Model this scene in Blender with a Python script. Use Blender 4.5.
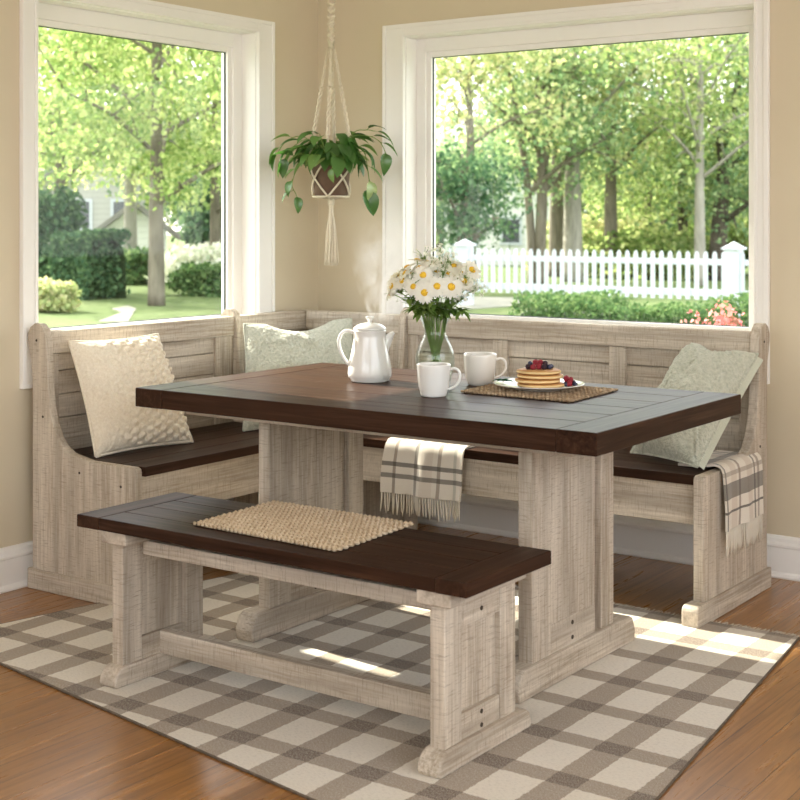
import bpy, bmesh, math, random
import numpy as np
from mathutils import Vector, Matrix
from math import pi, sin, cos, radians, sqrt

scn = bpy.context.scene
COL = scn.collection
for o in list(bpy.data.objects):
    bpy.data.objects.remove(o, do_unlink=True)

# ------------------------------------------------------------------ camera
FPX, HOR, YAW = 1401.186, 218.572, 35.353
CAM = Vector((3.915, -4.887, 1.285))
cd = bpy.data.cameras.new('camera')
cd.sensor_width = 36.0
cd.lens = FPX / 800 * 36
cd.shift_y = -(400 - HOR) / 800
cd.clip_start, cd.clip_end = 0.05, 400
cd.dof.use_dof = True
cd.dof.focus_distance = 4.45
cd.dof.aperture_fstop = 6.3
cam = bpy.data.objects.new('camera', cd)
cam.location = CAM
cam.rotation_euler = (pi / 2, 0, radians(YAW))
COL.objects.link(cam)
scn.camera = cam

# ------------------------------------------------------------------ sky, sun, exposure
world = bpy.data.worlds.new('sky')
scn.world = world
world.use_nodes = True
wn = world.node_tree
wn.nodes.clear()
w_out = wn.nodes.new('ShaderNodeOutputWorld')
w_bg = wn.nodes.new('ShaderNodeBackground')
w_sky = wn.nodes.new('ShaderNodeTexSky')
w_sky.sky_type = 'NISHITA'
w_sky.sun_disc = False
w_sky.sun_elevation = radians(37)
w_sky.sun_rotation = radians(-84)
w_sky.air_density = 1.0
w_sky.dust_density = 2.5
w_mix = wn.nodes.new('ShaderNodeMix')
w_mix.data_type = 'RGBA'
w_mix.inputs[0].default_value = 0.80
w_gain = wn.nodes.new('ShaderNodeMix')
w_gain.data_type = 'RGBA'
w_gain.blend_type = 'MULTIPLY'
w_gain.inputs[0].default_value = 1.0
w_gain.inputs[7].default_value = (0.28, 0.28, 0.28, 1)
wn.links.new(w_sky.outputs[0], w_gain.inputs[6])
wn.links.new(w_gain.outputs[2], w_mix.inputs[6])
w_mix.inputs[7].default_value = (1.0, 0.980, 0.950, 1)     # warm white mixed into the sky to neutralise the blue fill
wn.links.new(w_mix.outputs[2], w_bg.inputs[0])
w_bg.inputs[1].default_value = 1.7
wn.links.new(w_bg.outputs[0], w_out.inputs[0])

SUN_DIR = Vector((1.3, -0.14, -1.0)).normalized()
sd = bpy.data.lights.new('sun', 'SUN')
sd.energy = 6.2
sd.angle = radians(0.9)
sd.color = (1.0, 0.93, 0.80)
so = bpy.data.objects.new('sun', sd)
so.rotation_euler = SUN_DIR.to_track_quat('-Z', 'Y').to_euler()
so.location = (-12, 1.3, 11)
COL.objects.link(so)

vs = scn.view_settings
vs.view_transform = 'Standard'
vs.look = 'None'
vs.gamma = 1.0
vs.use_curve_mapping = False
vs.exposure = 1.45
scn.cycles.use_denoising = True
scn.cycles.max_bounces = 10
scn.cycles.diffuse_bounces = 6
scn.cycles.volume_bounces = 4
scn.cycles.transparent_max_bounces = 24
scn.cycles.sample_clamp_indirect = 6.0

# ------------------------------------------------------------------ pixel / world helpers used to lay the place out
_a = radians(YAW)
FW = Vector((-sin(_a), cos(_a), 0)); RT = Vector((cos(_a), sin(_a), 0))
def ray(u, v): return FW + RT * ((u - 400) / FPX) + Vector((0, 0, 1)) * ((HOR - v) / FPX)
def at(u, v, D): return CAM + ray(u, v) * D
def bp(u, v, x=None, y=None, z=None):
    r = ray(u, v)
    if x is not None: t = (x - CAM.x) / r.x
    elif y is not None: t = (y - CAM.y) / r.y
    else: t = (z - CAM.z) / r.z
    return CAM + r * t

# ------------------------------------------------------------------ mesh builder
class MB:
    def __init__(s):
        s.v = []; s.f = []; s.uv = {}
    def add(s, vs, fs, uvs=None):
        b = len(s.v); s.v += [tuple(p) for p in vs]
        for i, f in enumerate(fs):
            if uvs: s.uv[len(s.f)] = uvs[i]
            s.f.append(tuple(b + k for k in f))
        return s
    def box(s, a, b):
        (x0, y0, z0), (x1, y1, z1) = a, b
        v = [(x0,y0,z0),(x1,y0,z0),(x1,y1,z0),(x0,y1,z0),(x0,y0,z1),(x1,y0,z1),(x1,y1,z1),(x0,y1,z1)]
        return s.add(v, [(0,3,2,1),(4,5,6,7),(0,1,5,4),(1,2,6,5),(2,3,7,6),(3,0,4,7)])
    def prism(s, prof, axis, a, b):
        """extrude a 2-D outline (counter-clockwise) along x ('x': prof=(y,z)) or y ('y': prof=(x,z)) or z"""
        def P(p, t):
            return {'x': (t, p[0], p[1]), 'y': (p[0], t, p[1]), 'z': (p[0], p[1], t)}[axis]
        n = len(prof)
        v = [P(p, a) for p in prof] + [P(p, b) for p in prof]
        f = [tuple(range(n))[::-1], tuple(range(n, 2*n))]
        f += [(i, (i+1) % n, n + (i+1) % n, n + i) for i in range(n)]
        return s.add(v, f)
    def tube(s, pts, r, n=8, cap=True, flat=1.0):
        pts = [Vector(p) for p in pts]; m = len(pts)
        rs = r if isinstance(r, (list, tuple)) else [r] * m
        vs = []; ref = None
        for i, p in enumerate(pts):
            t = (pts[min(i+1, m-1)] - pts[max(i-1, 0)])
            t = t.normalized() if t.length > 1e-9 else Vector((0,0,1))
            if ref is None:
                ref = t.orthogonal().normalized()
            ref = ref - t * ref.dot(t)
            ref = ref.normalized() if ref.length > 1e-6 else t.orthogonal().normalized()
            b = t.cross(ref)
            for k in range(n):
                a = 2*pi*k/n
                vs.append(p + (ref*cos(a) + b*sin(a)*flat) * rs[i])
        fs = []
        for i in range(m-1):
            for k in range(n):
                k2 = (k+1) % n
                fs.append((i*n+k, i*n+k2, (i+1)*n+k2, (i+1)*n+k))
        if cap:
            fs.append(tuple(range(n))[::-1]); fs.append(tuple((m-1)*n+k for k in range(n)))
        return s.add(vs, fs)
    def lathe(s, prof, c=(0,0,0), n=32, close=False):
        """prof: (r, z) from bottom to top; r==0 ends are poled"""
        vs = []; fs = []; idx = []
        for r, z in prof:
            if r < 1e-6:
                idx.append([len(vs)]); vs.append((c[0], c[1], c[2]+z))
            else:
                idx.append(list(range(len(vs), len(vs)+n)))
                vs += [(c[0]+r*cos(2*pi*k/n), c[1]+r*sin(2*pi*k/n), c[2]+z) for k in range(n)]
        for a, b in zip(idx[:-1], idx[1:]):
            for k in range(n):
                k2 = (k+1) % n
                if len(a) == 1 and len(b) == 1: continue
                if len(a) == 1: fs.append((a[0], b[k2], b[k]))
                elif len(b) == 1: fs.append((a[k], a[k2], b[0]))
                else: fs.append((a[k], a[k2], b[k2], b[k]))
        return s.add(vs, fs)
    def grid(s, fn, nu, nv, uvfn=None, flip=False):
        vs = [fn(i/nu, j/nv) for j in range(nv+1) for i in range(nu+1)]
        fs = []; uvs = []
        for j in range(nv):
            for i in range(nu):
                a = j*(nu+1)+i
                q = [a, a+1, a+nu+2, a+nu+1]
                t = [(i/nu, j/nv), ((i+1)/nu, j/nv), ((i+1)/nu, (j+1)/nv), (i/nu, (j+1)/nv)]
                if flip: q.reverse(); t.reverse()
                fs.append(tuple(q)); uvs.append([uvfn(*p) if uvfn else p for p in t])
        return s.add(vs, fs, uvs)
    def ball(s, c, r, n=10, m=6, sc=(1,1,1)):
        prof = [(sin(pi*i/m), -cos(pi*i/m)) for i in range(m+1)]
        prof[0] = (0, -1); prof[-1] = (0, 1)
        b = len(s.v); s.lathe(prof, (0,0,0), n)
        for i in range(b, len(s.v)):
            x, y, z = s.v[i]; s.v[i] = (c[0]+x*r*sc[0], c[1]+y*r*sc[1], c[2]+z*r*sc[2])
        return s
    def build(s, name, m, parent=None, smooth=False, bevel=0, seg=2, origin=None, fixn=False, subsurf=0):
        me = bpy.data.meshes.new(name)
        if parent is not None: off = Vector(parent['_org'])
        elif origin is not None: off = Vector(origin)
        else:
            A = np.array(s.v); lo, hi = A.min(0), A.max(0)
            off = Vector(((lo[0]+hi[0])/2, (lo[1]+hi[1])/2, lo[2]))
        me.from_pydata([tuple(Vector(p) - off) for p in s.v], [], s.f)
        if s.uv:
            ul = me.uv_layers.new(name='UVMap')
            for pi_, p in enumerate(me.polygons):
                t = s.uv.get(pi_)
                if t:
                    for k, li in enumerate(p.loop_indices): ul.data[li].uv = t[k]
        if fixn:
            bm = bmesh.new(); bm.from_mesh(me); bmesh.ops.recalc_face_normals(bm, faces=bm.faces); bm.to_mesh(me); bm.free()
        if smooth: me.polygons.foreach_set('use_smooth', [True]*len(me.polygons))
        me.materials.append(m)
        o = bpy.data.objects.new(name, me)
        COL.objects.link(o)
        if parent is not None: o.parent = parent
        else: o.location = off
        o['_org'] = list(off)
        if bevel:
            md = o.modifiers.new('edge', 'BEVEL'); md.width = bevel; md.segments = seg; md.limit_method = 'ANGLE'; md.angle_limit = radians(50)
        if subsurf:
            md = o.modifiers.new('soft', 'SUBSURF'); md.levels = subsurf; md.render_levels = subsurf
        return o

def thing(name, label, cat, loc, group=None):
    o = bpy.data.objects.new(name, None); COL.objects.link(o)
    o.location = loc; o.empty_display_size = 0.05
    o['_org'] = list(loc); o['label'] = label; o['category'] = cat
    if group: o['group'] = group
    return o
def tag(o, label, cat, group=None, kind=None):
    o['label'] = label; o['category'] = cat
    if group: o['group'] = group
    if kind: o['kind'] = kind
    return o
def struct(o, label=None):
    o['kind'] = 'structure'
    if label: o['label'] = label
    return o
def struct_empty(name, loc):
    o = bpy.data.objects.new(name, None); COL.objects.link(o); o.location = loc
    o['_org'] = list(loc); o['kind'] = 'structure'
    return o

def fast_mesh(name, V, Q, m, parent=None, smooth=False):
    """V (n,3) world coordinates, Q (k,4)"""
    V = np.asarray(V, dtype=np.float32); Q = np.asarray(Q, dtype=np.int32)
    off = np.array(parent['_org'], dtype=np.float32) if parent is not None else np.zeros(3, np.float32)
    me = bpy.data.meshes.new(name)
    me.vertices.add(len(V)); me.vertices.foreach_set('co', (V-off).ravel())
    k = Q.shape[1]
    me.loops.add(Q.size); me.loops.foreach_set('vertex_index', Q.ravel())
    me.polygons.add(len(Q)); me.polygons.foreach_set('loop_start', np.arange(0, Q.size, k, dtype=np.int32))
    me.update(calc_edges=True)
    if smooth: me.polygons.foreach_set('use_smooth', [True]*len(Q))
    me.materials.append(m)
    o = bpy.data.objects.new(name, me); COL.objects.link(o)
    if parent is not None: o.parent = parent
    o['_org'] = list(map(float, off))
    return o

# ------------------------------------------------------------------ materials
class NT:
    def __init__(s, name):
        s.m = bpy.data.materials.new(name); s.m.use_nodes = True
        s.t = s.m.node_tree; s.t.nodes.clear()
        s.out = s.t.nodes.new('ShaderNodeOutputMaterial')
    def n(s, typ, **kw):
        nd = s.t.nodes.new(typ)
        for k, v in kw.items():
            if k.startswith('i_'): nd.inputs[k[2:].replace('_', ' ')].default_value = v
            else: setattr(nd, k, v)
        return nd
    def l(s, a, b): s.t.links.new(a, b)
    def coord(s, kind='Object', scale=(1,1,1), rot=(0,0,0)):
        c = s.n('ShaderNodeTexCoord'); mp = s.n('ShaderNodeMapping')
        mp.inputs['Scale'].default_value = scale; mp.inputs['Rotation'].default_value = rot
        s.l(c.outputs[kind], mp.inputs['Vector']); return mp.outputs[0]
    def noise(s, vec, scale=1, detail=4, rough=.55, dist=0):
        nd = s.n('ShaderNodeTexNoise'); nd.inputs['Scale'].default_value = scale; nd.inputs['Detail'].default_value = detail
        nd.inputs['Roughness'].default_value = rough; nd.inputs['Distortion'].default_value = dist
        if vec is not None: s.l(vec, nd.inputs['Vector'])
        return nd.outputs['Fac']
    def ramp(s, fac, stops, interp='LINEAR'):
        r = s.n('ShaderNodeValToRGB'); cr = r.color_ramp; cr.interpolation = interp
        while len(cr.elements) < len(stops): cr.elements.new(.5)
        for e, (p, c) in zip(cr.elements, stops):
            e.position = p; e.color = c if len(c) == 4 else (*c, 1)
        s.l(fac, r.inputs[0]); return r.outputs[0]
    def mix(s, fac, a, b, mode='MIX'):
        x = s.n('ShaderNodeMix', data_type='RGBA', blend_type=mode)
        for i, val in ((0, fac), (6, a), (7, b)):
            if hasattr(val, 'is_linked') or isinstance(val, bpy.types.NodeSocket): s.l(val, x.inputs[i])
            elif i == 0: x.inputs[0].default_value = val
            else: x.inputs[i].default_value = val if len(val) == 4 else (*val, 1)
        return x.outputs[2]
    def math(s, op, a, b=None, c=None):
        x = s.n('ShaderNodeMath', operation=op)
        for i, val in enumerate((a, b, c)):
            if val is None: continue
            if isinstance(val, bpy.types.NodeSocket): s.l(val, x.inputs[i])
            else: x.inputs[i].default_value = val
        return x.outputs[0]
    def bump(s, h, strength=.3, dist=.002):
        b = s.n('ShaderNodeBump'); b.inputs['Strength'].default_value = strength; b.inputs['Distance'].default_value = dist
        s.l(h, b.inputs['Height']); return b.outputs[0]
    def pbsdf(s, col, rough=.6, normal=None, **kw):
        p = s.n('ShaderNodeBsdfPrincipled')
        if isinstance(col, bpy.types.NodeSocket): s.l(col, p.inputs['Base Color'])
        else: p.inputs['Base Color'].default_value = (*col, 1) if len(col) == 3 else col
        if isinstance(rough, bpy.types.NodeSocket): s.l(rough, p.inputs['Roughness'])
        else: p.inputs['Roughness'].default_value = rough
        if normal is not None: s.l(normal, p.inputs['Normal'])
        for k, v in kw.items(): p.inputs[k.replace('_', ' ')].default_value = v
        s.l(p.outputs[0], s.out.inputs[0]); return p

def plain(name, col, rough=.6, nscale=0, namt=.12, **kw):
    t = NT(name)
    if nscale:
        f = t.noise(t.coord('Object'), nscale, 3)
        lo = tuple(c*(1-namt) for c in col); hi = tuple(min(1, c*(1+namt)) for c in col)
        t.pbsdf(t.ramp(f, [(.3, lo), (.7, hi)]), rough, t.bump(f, .15, .002), **kw)
    else: t.pbsdf(col, rough, **kw)
    return t.m

AX = {'x': 0, 'y': 1, 'z': 2}
def sc_axis(axis, along, across):
    s = [across]*3; s[AX[axis]] = along; return tuple(s)
def whitewash(axis, name):
    """rough-sawn, white-washed pine: grain streaks along the axis, saw marks across it"""
    t = NT(name)
    streak = t.noise(t.coord('Object', sc_axis(axis, 4.0, 120)), 1, 5, .7)
    saw = t.noise(t.coord('Object', sc_axis(axis, 290, 22)), 1, 4, .65)
    blot = t.noise(t.coord('Object', sc_axis(axis, 2.5, 9)), 1, 4, .6)
    c = t.ramp(streak, [(.30, (.28, .222, .165)), (.46, (.47, .395, .308)), (.66, (.69, .615, .515))])
    c = t.mix(t.ramp(blot, [(.38, (0, 0, 0)), (.62, (.6, .6, .6))]), c, (.69, .615, .515))
    c = t.mix(t.ramp(saw, [(.30, (.7, .7, .7)), (.47, (0, 0, 0))]), c, (.23, .18, .135))
    wide = t.noise(t.coord('Object', sc_axis(axis, 1.2, 16)), 1, 3, .5)
    c = t.mix(t.ramp(wide, [(.35, (.5,)*3), (.6, (0,)*3)]), c, (.27, .22, .17))
    h = t.math('ADD', t.math('MULTIPLY', saw, .8), streak)
    t.pbsdf(c, .78, t.bump(h, .45, .0025), Specular_IOR_Level=.25)
    return t.m
def espresso(axis, name):
    t = NT(name)
    g = t.noise(t.coord('Object', sc_axis(axis, 2.2, 55)), 1, 6, .65, .4)
    b = t.noise(t.coord('Object', sc_axis(axis, 1.6, 6)), 1, 3)
    c = t.ramp(g, [(.28, (.011, .0052, .0033)), (.52, (.032, .0150, .0090)), (.75, (.080, .040, .024))])
    c = t.mix(t.ramp(b, [(.35, (0, 0, 0)), (.75, (.6, .6, .6))]), c, (.068, .034, .020))
    r = t.ramp(g, [(.2, (.40,)*3), (.8, (.30,)*3)])
    t.pbsdf(c, r, t.bump(g, .18, .0015), Specular_IOR_Level=.06)
    return t.m
WW = {a: whitewash(a, 'whitewashed_pine_'+a) for a in 'xyz'}
ES = {a: espresso(a, 'espresso_wood_'+a) for a in 'xyz'}

def m_wall():
    t = NT('beige_wall_paint')
    f = t.noise(t.coord('Object'), 3, 4); g = t.noise(t.coord('Object'), 320, 2)
    t.pbsdf(t.ramp(f, [(.3, (.630, .548, .402)), (.7, (.655, .572, .425))]), .82, t.bump(g, .06, .001), Specular_IOR_Level=.25)
    return t.m
M_WALL = m_wall()
M_TRIM = plain('white_trim_paint', (.86, .84, .805), .42, 5, .015)
M_CEIL = plain('white_ceiling_paint', (.82, .80, .76), .9, 8, .01)
def m_floor():
    t = NT('oak_plank_floor')
    co = t.coord('Object', (1, 1, 1), (0, 0, pi/2))
    br = t.n('ShaderNodeTexBrick'); t.l(co, br.inputs['Vector'])
    br.inputs['Scale'].default_value = 1; br.inputs['Brick Width'].default_value = 1.15; br.inputs['Row Height'].default_value = .083
    br.inputs['Mortar Size'].default_value = .0011; br.inputs['Mortar Smooth'].default_value = .2; br.offset = .37
    br.inputs['Color1'].default_value = (0, 0, 0, 1); br.inputs['Color2'].default_value = (1, 1, 1, 1); br.inputs['Mortar'].default_value = (.5, .5, .5, 1)
    grain = t.noise(t.coord('Object', (38, 1.7, 1)), 1, 6, .62, 1.1)
    pores = t.noise(t.coord('Object', (210, 5, 1)), 1, 3, .6)
    c = t.ramp(grain, [(.27, (.165, .070, .017)), (.47, (.325, .146, .037)), (.72, (.47, .225, .068))])
    c = t.mix(t.ramp(br.outputs['Color'], [(0, (.55,)*3), (1, (0,)*3)]), c, t.mix(.5, c, (.15, .058, .019)))
    c = t.mix(t.ramp(pores, [(.3, (.5,)*3), (.42, (0,)*3)]), c, (.07, .028, .010))
    c = t.mix(br.outputs['Fac'], c, (.03, .013, .006))
    h = t.math('SUBTRACT', t.math('MULTIPLY', grain, .25), br.outputs['Fac'])
    t.pbsdf(c, t.ramp(grain, [(.2, (.34,)*3), (.8, (.24,)*3)]), t.bump(h, .25, .0015), Coat_Weight=.25, Coat_Roughness=.16)
    return t.m
M_FLOOR = m_floor()

def m_pane():
    t = NT('clear_window_glass')
    tr = t.n('ShaderNodeBsdfTransparent'); tr.inputs[0].default_value = (.97, .985, .975, 1)
    gl = t.n('ShaderNodeBsdfGlossy'); gl.inputs['Roughness'].default_value = .02
    lw = t.n('ShaderNodeLayerWeight'); lw.inputs[0].default_value = .5
    fr = t.math('ADD', t.math('MULTIPLY', t.math('POWER', lw.outputs['Facing'], 5.0), .5), .012)
    mx = t.n('ShaderNodeMixShader'); t.l(fr, mx.inputs[0]); t.l(tr.outputs[0], mx.inputs[1]); t.l(gl.outputs[0], mx.inputs[2])
    t.l(mx.outputs[0], t.out.inputs[0]); return t.m
M_PANE = m_pane()
def m_vaseglass():
    t = NT('clear_vase_glass')
    tr = t.n('ShaderNodeBsdfTransparent'); tr.inputs[0].default_value = (.93, .955, .945, 1)
    gl = t.n('ShaderNodeBsdfGlossy'); gl.inputs['Roughness'].default_value = .03
    lw = t.n('ShaderNodeLayerWeight'); lw.inputs[0].default_value = .5
    fr = t.math('ADD', t.math('MULTIPLY', t.math('POWER', lw.outputs['Facing'], 4.0), .6), .03)
    mx = t.n('ShaderNodeMixShader'); t.l(fr, mx.inputs[0]); t.l(tr.outputs[0], mx.inputs[1]); t.l(gl.outputs[0], mx.inputs[2])
    t.l(mx.outputs[0], t.out.inputs[0]); return t.m
M_VGLASS = m_vaseglass()

def m_leaf(name, stops, trans=.5, gloss=0):
    """foliage: colour varies from leaf to leaf, light passes through"""
    t = NT(name)
    g = t.n('ShaderNodeNewGeometry')
    c = t.ramp(g.outputs['Random Per Island'], stops)
    df = t.n('ShaderNodeBsdfDiffuse'); tl = t.n('ShaderNodeBsdfTranslucent')
    t.l(c, df.inputs[0]); t.l(t.mix(1, c, (1.12, 1.1, .92), 'MULTIPLY'), tl.inputs[0])
    mx = t.n('ShaderNodeMixShader'); mx.inputs[0].default_value = trans
    t.l(df.outputs[0], mx.inputs[1]); t.l(tl.outputs[0], mx.inputs[2])
    if gloss:
        gl = t.n('ShaderNodeBsdfGlossy'); gl.inputs['Roughness'].default_value = .32
        m2 = t.n('ShaderNodeMixShader'); m2.inputs[0].default_value = gloss
        t.l(mx.outputs[0], m2.inputs[1]); t.l(gl.outputs[0], m2.inputs[2]); mx = m2
    t.l(mx.outputs[0], t.out.inputs[0]); return t.m
M_LEAF_SPRING = m_leaf('spring_leaves', [(0, (.15, .24, .08)), (.5, (.31, .41, .15)), (1, (.54, .58, .29))], .55)
M_LEAF_MID = m_leaf('green_leaves', [(0, (.13, .23, .12)), (.5, (.25, .37, .19)), (1, (.48, .56, .32))], .5)
M_LEAF_PALE = m_leaf('pale_leaves', [(0, (.30, .38, .17)), (.55, (.47, .52, .26)), (1, (.68, .62, .40))], .5)
M_LEAF_DARK = m_leaf('dark_leaves', [(0, (.045, .095, .055)), (.6, (.09, .17, .09)), (1, (.18, .28, .14))], .35)
M_LEAF_HEDGE = m_leaf('hedge_leaves', [(0, (.05, .10, .04)), (.6, (.10, .18, .07)), (1, (.22, .30, .13))], .35)
M_LEAF_HAZE = m_leaf('hazed_far_leaves', [(0, (.34, .42, .24)), (.6, (.48, .54, .33)), (1, (.64, .66, .46))], .45)  # pale palette: distance haze is painted into the leaf colour
M_FLOWER_RED = m_leaf('red_blossom', [(0, (.20, .16, .09)), (.35, (.55, .16, .17)), (1, (.66, .34, .33))], .3)
M_FLOWER_WHITE = m_leaf('white_blossom', [(0, (.50, .58, .42)), (.35, (.80, .80, .76)), (1, (.88, .88, .84))], .3)
def m_bark(name, a, b):
    t = NT(name); f = t.noise(t.coord('Object', (9, 9, 1.6)), 1, 5, .65)
    t.pbsdf(t.ramp(f, [(.3, a), (.7, b)]), .9, t.bump(f, .6, .02), Specular_IOR_Level=.15); return t.m
M_BARK = m_bark('grey_brown_bark', (.10, .085, .065), (.23, .20, .16))
M_BARK_PALE = m_bark('pale_grey_bark', (.20, .185, .155), (.36, .335, .29))
M_BARK_DARK = m_bark('dark_bark', (.05, .042, .034), (.12, .10, .08))
def m_lawn():
    t = NT('lawn_grass'); f = t.noise(t.coord('Object'), .55, 6, .7); g = t.noise(t.coord('Object'), 9, 4, .7)
    c = t.ramp(f, [(.33, (.075, .11, .042)), (.55, (.115, .155, .06)), (.72, (.17, .19, .095))])
    c = t.mix(.35, c, t.ramp(g, [(.3, (.06, .09, .03)), (.7, (.16, .195, .085))]))
    t.pbsdf(c, .95, t.bump(g, .5, .03), Specular_IOR_Level=.1); return t.m
M_LAWN = m_lawn()
M_PATH = plain('pale_concrete', (.22, .215, .18), .9, 6, .1)
M_FENCE = plain('white_fence_paint', (.50, .53, .57), .5, 4, .03)
def m_siding(name, col):
    t = NT(name); c = t.n('ShaderNodeTexCoord'); sp = t.n('ShaderNodeSeparateXYZ'); t.l(c.outputs['Object'], sp.inputs[0])
    fr = t.math('FRACT', t.math('MULTIPLY', sp.outputs[2], 6.0))
    cc = t.ramp(fr, [(0, tuple(x*.55 for x in col)), (.12, col), (1, col)])
    t.pbsdf(cc, .7, t.bump(fr, .6, .02)); return t.m
M_SIDING_W = m_siding('white_siding', (.72, .72, .70))
M_SIDING_G = m_siding('grey_siding', (.42, .41, .38))
M_ROOF = plain('grey_shingles', (.20, .19, .18), .9, 14, .2)
M_DGLASS = plain('dark_window', (.05, .06, .07), .1)
# ================================================================== SETTING
CH = 2.62
WT = 0.20
XR, YF = 5.2, -6.4            # room limits; added unseen walls stand on these two sides
AY0, AY1, AZ0, AZ1 = -1.605, -0.411, 0.79, 2.078     # opening in the left wall
BX0, BX1, BZ0, BZ1 = 0.469, 2.035, 0.79, 2.068       # opening in the back wall

f = MB().box((-WT, YF, -.12), (XR, WT, 0)).build('floor', M_FLOOR, origin=(0, 0, 0)); struct(f)
c = MB().box((-WT, YF, CH), (XR, WT, CH+.12)).build('ceiling', M_CEIL); struct(c)
w = MB()
w.box((-WT, YF, 0), (0, AY0, CH)).box((-WT, AY1, 0), (0, WT, CH))
w.box((-WT, AY0, 0), (0, AY1, AZ0)).box((-WT, AY0, AZ1), (0, AY1, CH))
struct(w.build('wall_left', M_WALL))
w = MB()
w.box((0, 0, 0), (BX0, WT, CH)).box((BX1, 0, 0), (XR, WT, CH))
w.box((BX0, 0, 0), (BX1, WT, BZ0)).box((BX0, 0, BZ1), (BX1, WT, CH))
struct(w.build('wall_back', M_WALL))

# added unseen walls: solid below to cut fill light, open above to admit it
w = MB()
w.box((XR, YF, 0), (XR+WT, WT, .80)).box((XR, YF, 2.45), (XR+WT, WT, CH)).box((XR, YF, .80), (XR+WT, YF+.5, 2.45)).box((XR, -.9, .80), (XR+WT, WT, 2.45))
struct(w.build('unseen_wall_right', M_WALL))
w = MB()
w.box((-WT, YF-WT, 0), (XR+WT, YF, .80)).box((-WT, YF-WT, 2.45), (XR+WT, YF, CH)).box((-WT, YF-WT, .80), (.5, YF, 2.45)).box((XR-.4, YF-WT, .80), (XR+WT, YF, 2.45))
struct(w.build('unseen_wall_front', M_WALL))

def baseboard(name, side):
    m = MB()
    prof = [(0, 0), (.024, 0), (.026, .006), (.022, .016), (.016, .022), (.016, .108), (.020, .112), (.020, .120), (.013, .128), (.011, .140), (.006, .148), (0, .150)]
    if side == 'left':
        m.prism(prof, 'y', YF, -.001)
    else:
        m.prism([(-a, b) for a, b in prof][::-1], 'x', .001, XR)
    struct(m.build(name, M_TRIM, fixn=True))
baseboard('baseboard_left', 'left'); baseboard('baseboard_back', 'back')

def window(name, side, a0, a1, z0, z1, cw0, cw1, fr0, fr1):
    """casing, jamb lining, sash frame and pane; 'a' runs along the wall, 'd' into the room (positive)"""
    def B(m, a, b, d0, d1, zz0, zz1):
        if side == 'left': m.box((d0, a, zz0), (d1, b, zz1))
        else: m.box((a, -d1, zz0), (b, -d0, zz1))
    root = struct_empty(name, (0, (a0+a1)/2, z0) if side == 'left' else ((a0+a1)/2, 0, z0))
    o0, o1, zt, zb = a0-cw0, a1+cw1, z1+.045+.0, z0-.10
    m = MB(); e = .0005
    lap = .008
    # casing boards with a raised outer band and an inner bead
    B(m, o0, a0+lap, e, .016, zb, zt); B(m, a1-lap, o1, e, .016, zb, zt)
    B(m, a0+lap, a1-lap, e, .016, z1-lap, zt); B(m, a0+lap, a1-lap, e, .016, zb, z0+lap)
    bw = .017
    B(m, o0, o0+bw, .016, .022, zb, zt); B(m, o1-bw, o1, .016, .022, zb, zt)
    B(m, o0+bw, o1-bw, .016, .022, zt-bw, zt); B(m, o0+bw, o1-bw, .016, .022, zb, zb+bw)
    B(m, a0-.006, a0+lap, .016, .020, z0-.006, z1+.006); B(m, a1-lap, a1+.006, .016, .020, z0-.006, z1+.006)
    B(m, a0+lap, a1-lap, .016, .020, z1-lap, z1+.006); B(m, a0+lap, a1-lap, .016, .020, z0-.006, z0+lap)
    m.build('casing', M_TRIM, root, bevel=.003)
    # jamb lining
    m = MB(); t = .012; D = -.16
    B(m, a0, a0+t, D, e, z0, z1); B(m, a1-t, a1, D, e, z0, z1); B(m, a0+t, a1-t, D, e, z1-t, z1); B(m, a0+t, a1-t, D, e, z0, z0+t)
    m.build('jamb', M_TRIM, root, bevel=.002)
    # sash frame, stepped towards the glass
    m = MB(); ft = .092
    g0, g1, gt, gb = a0+fr0, a1-fr1, z1-ft, z0+ft
    for (d0, d1, k) in ((-.13, -.075, .022), (-.125, -.088, .0)):
        B(m, a0+t, g0-k, d0, d1, z0+t, z1-t); B(m, g1+k, a1-t, d0, d1, z0+t, z1-t)
        B(m, g0-k, g1+k, d0, d1, gt+k, z1-t); B(m, g0-k, g1+k, d0, d1, z0+t, gb-k)
    m.build('sash', M_TRIM, root, bevel=.002)
    m = MB(); B(m, g0-.005, g0+.003, -.108, -.1, gb, gt); B(m, g1-.003, g1+.005, -.108, -.1, gb, gt); B(m, g0, g1, -.108, -.1, gt-.003, gt+.005); B(m, g0, g1, -.108, -.1, gb-.005, gb+.003)
    m.build('gasket', plain('dark_gasket_'+side, (.06, .07, .065), .7), root)
    m = MB(); B(m, g0, g1, -.107, -.102, gb, gt); m.build('pane', M_PANE, root)
window('window_1', 'left', AY0, AY1, AZ0, AZ1, .062, .092, .072, .086)
window('window_2', 'back', BX0, BX1, BZ0, BZ1, .100, .048, .080, .068)

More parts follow.
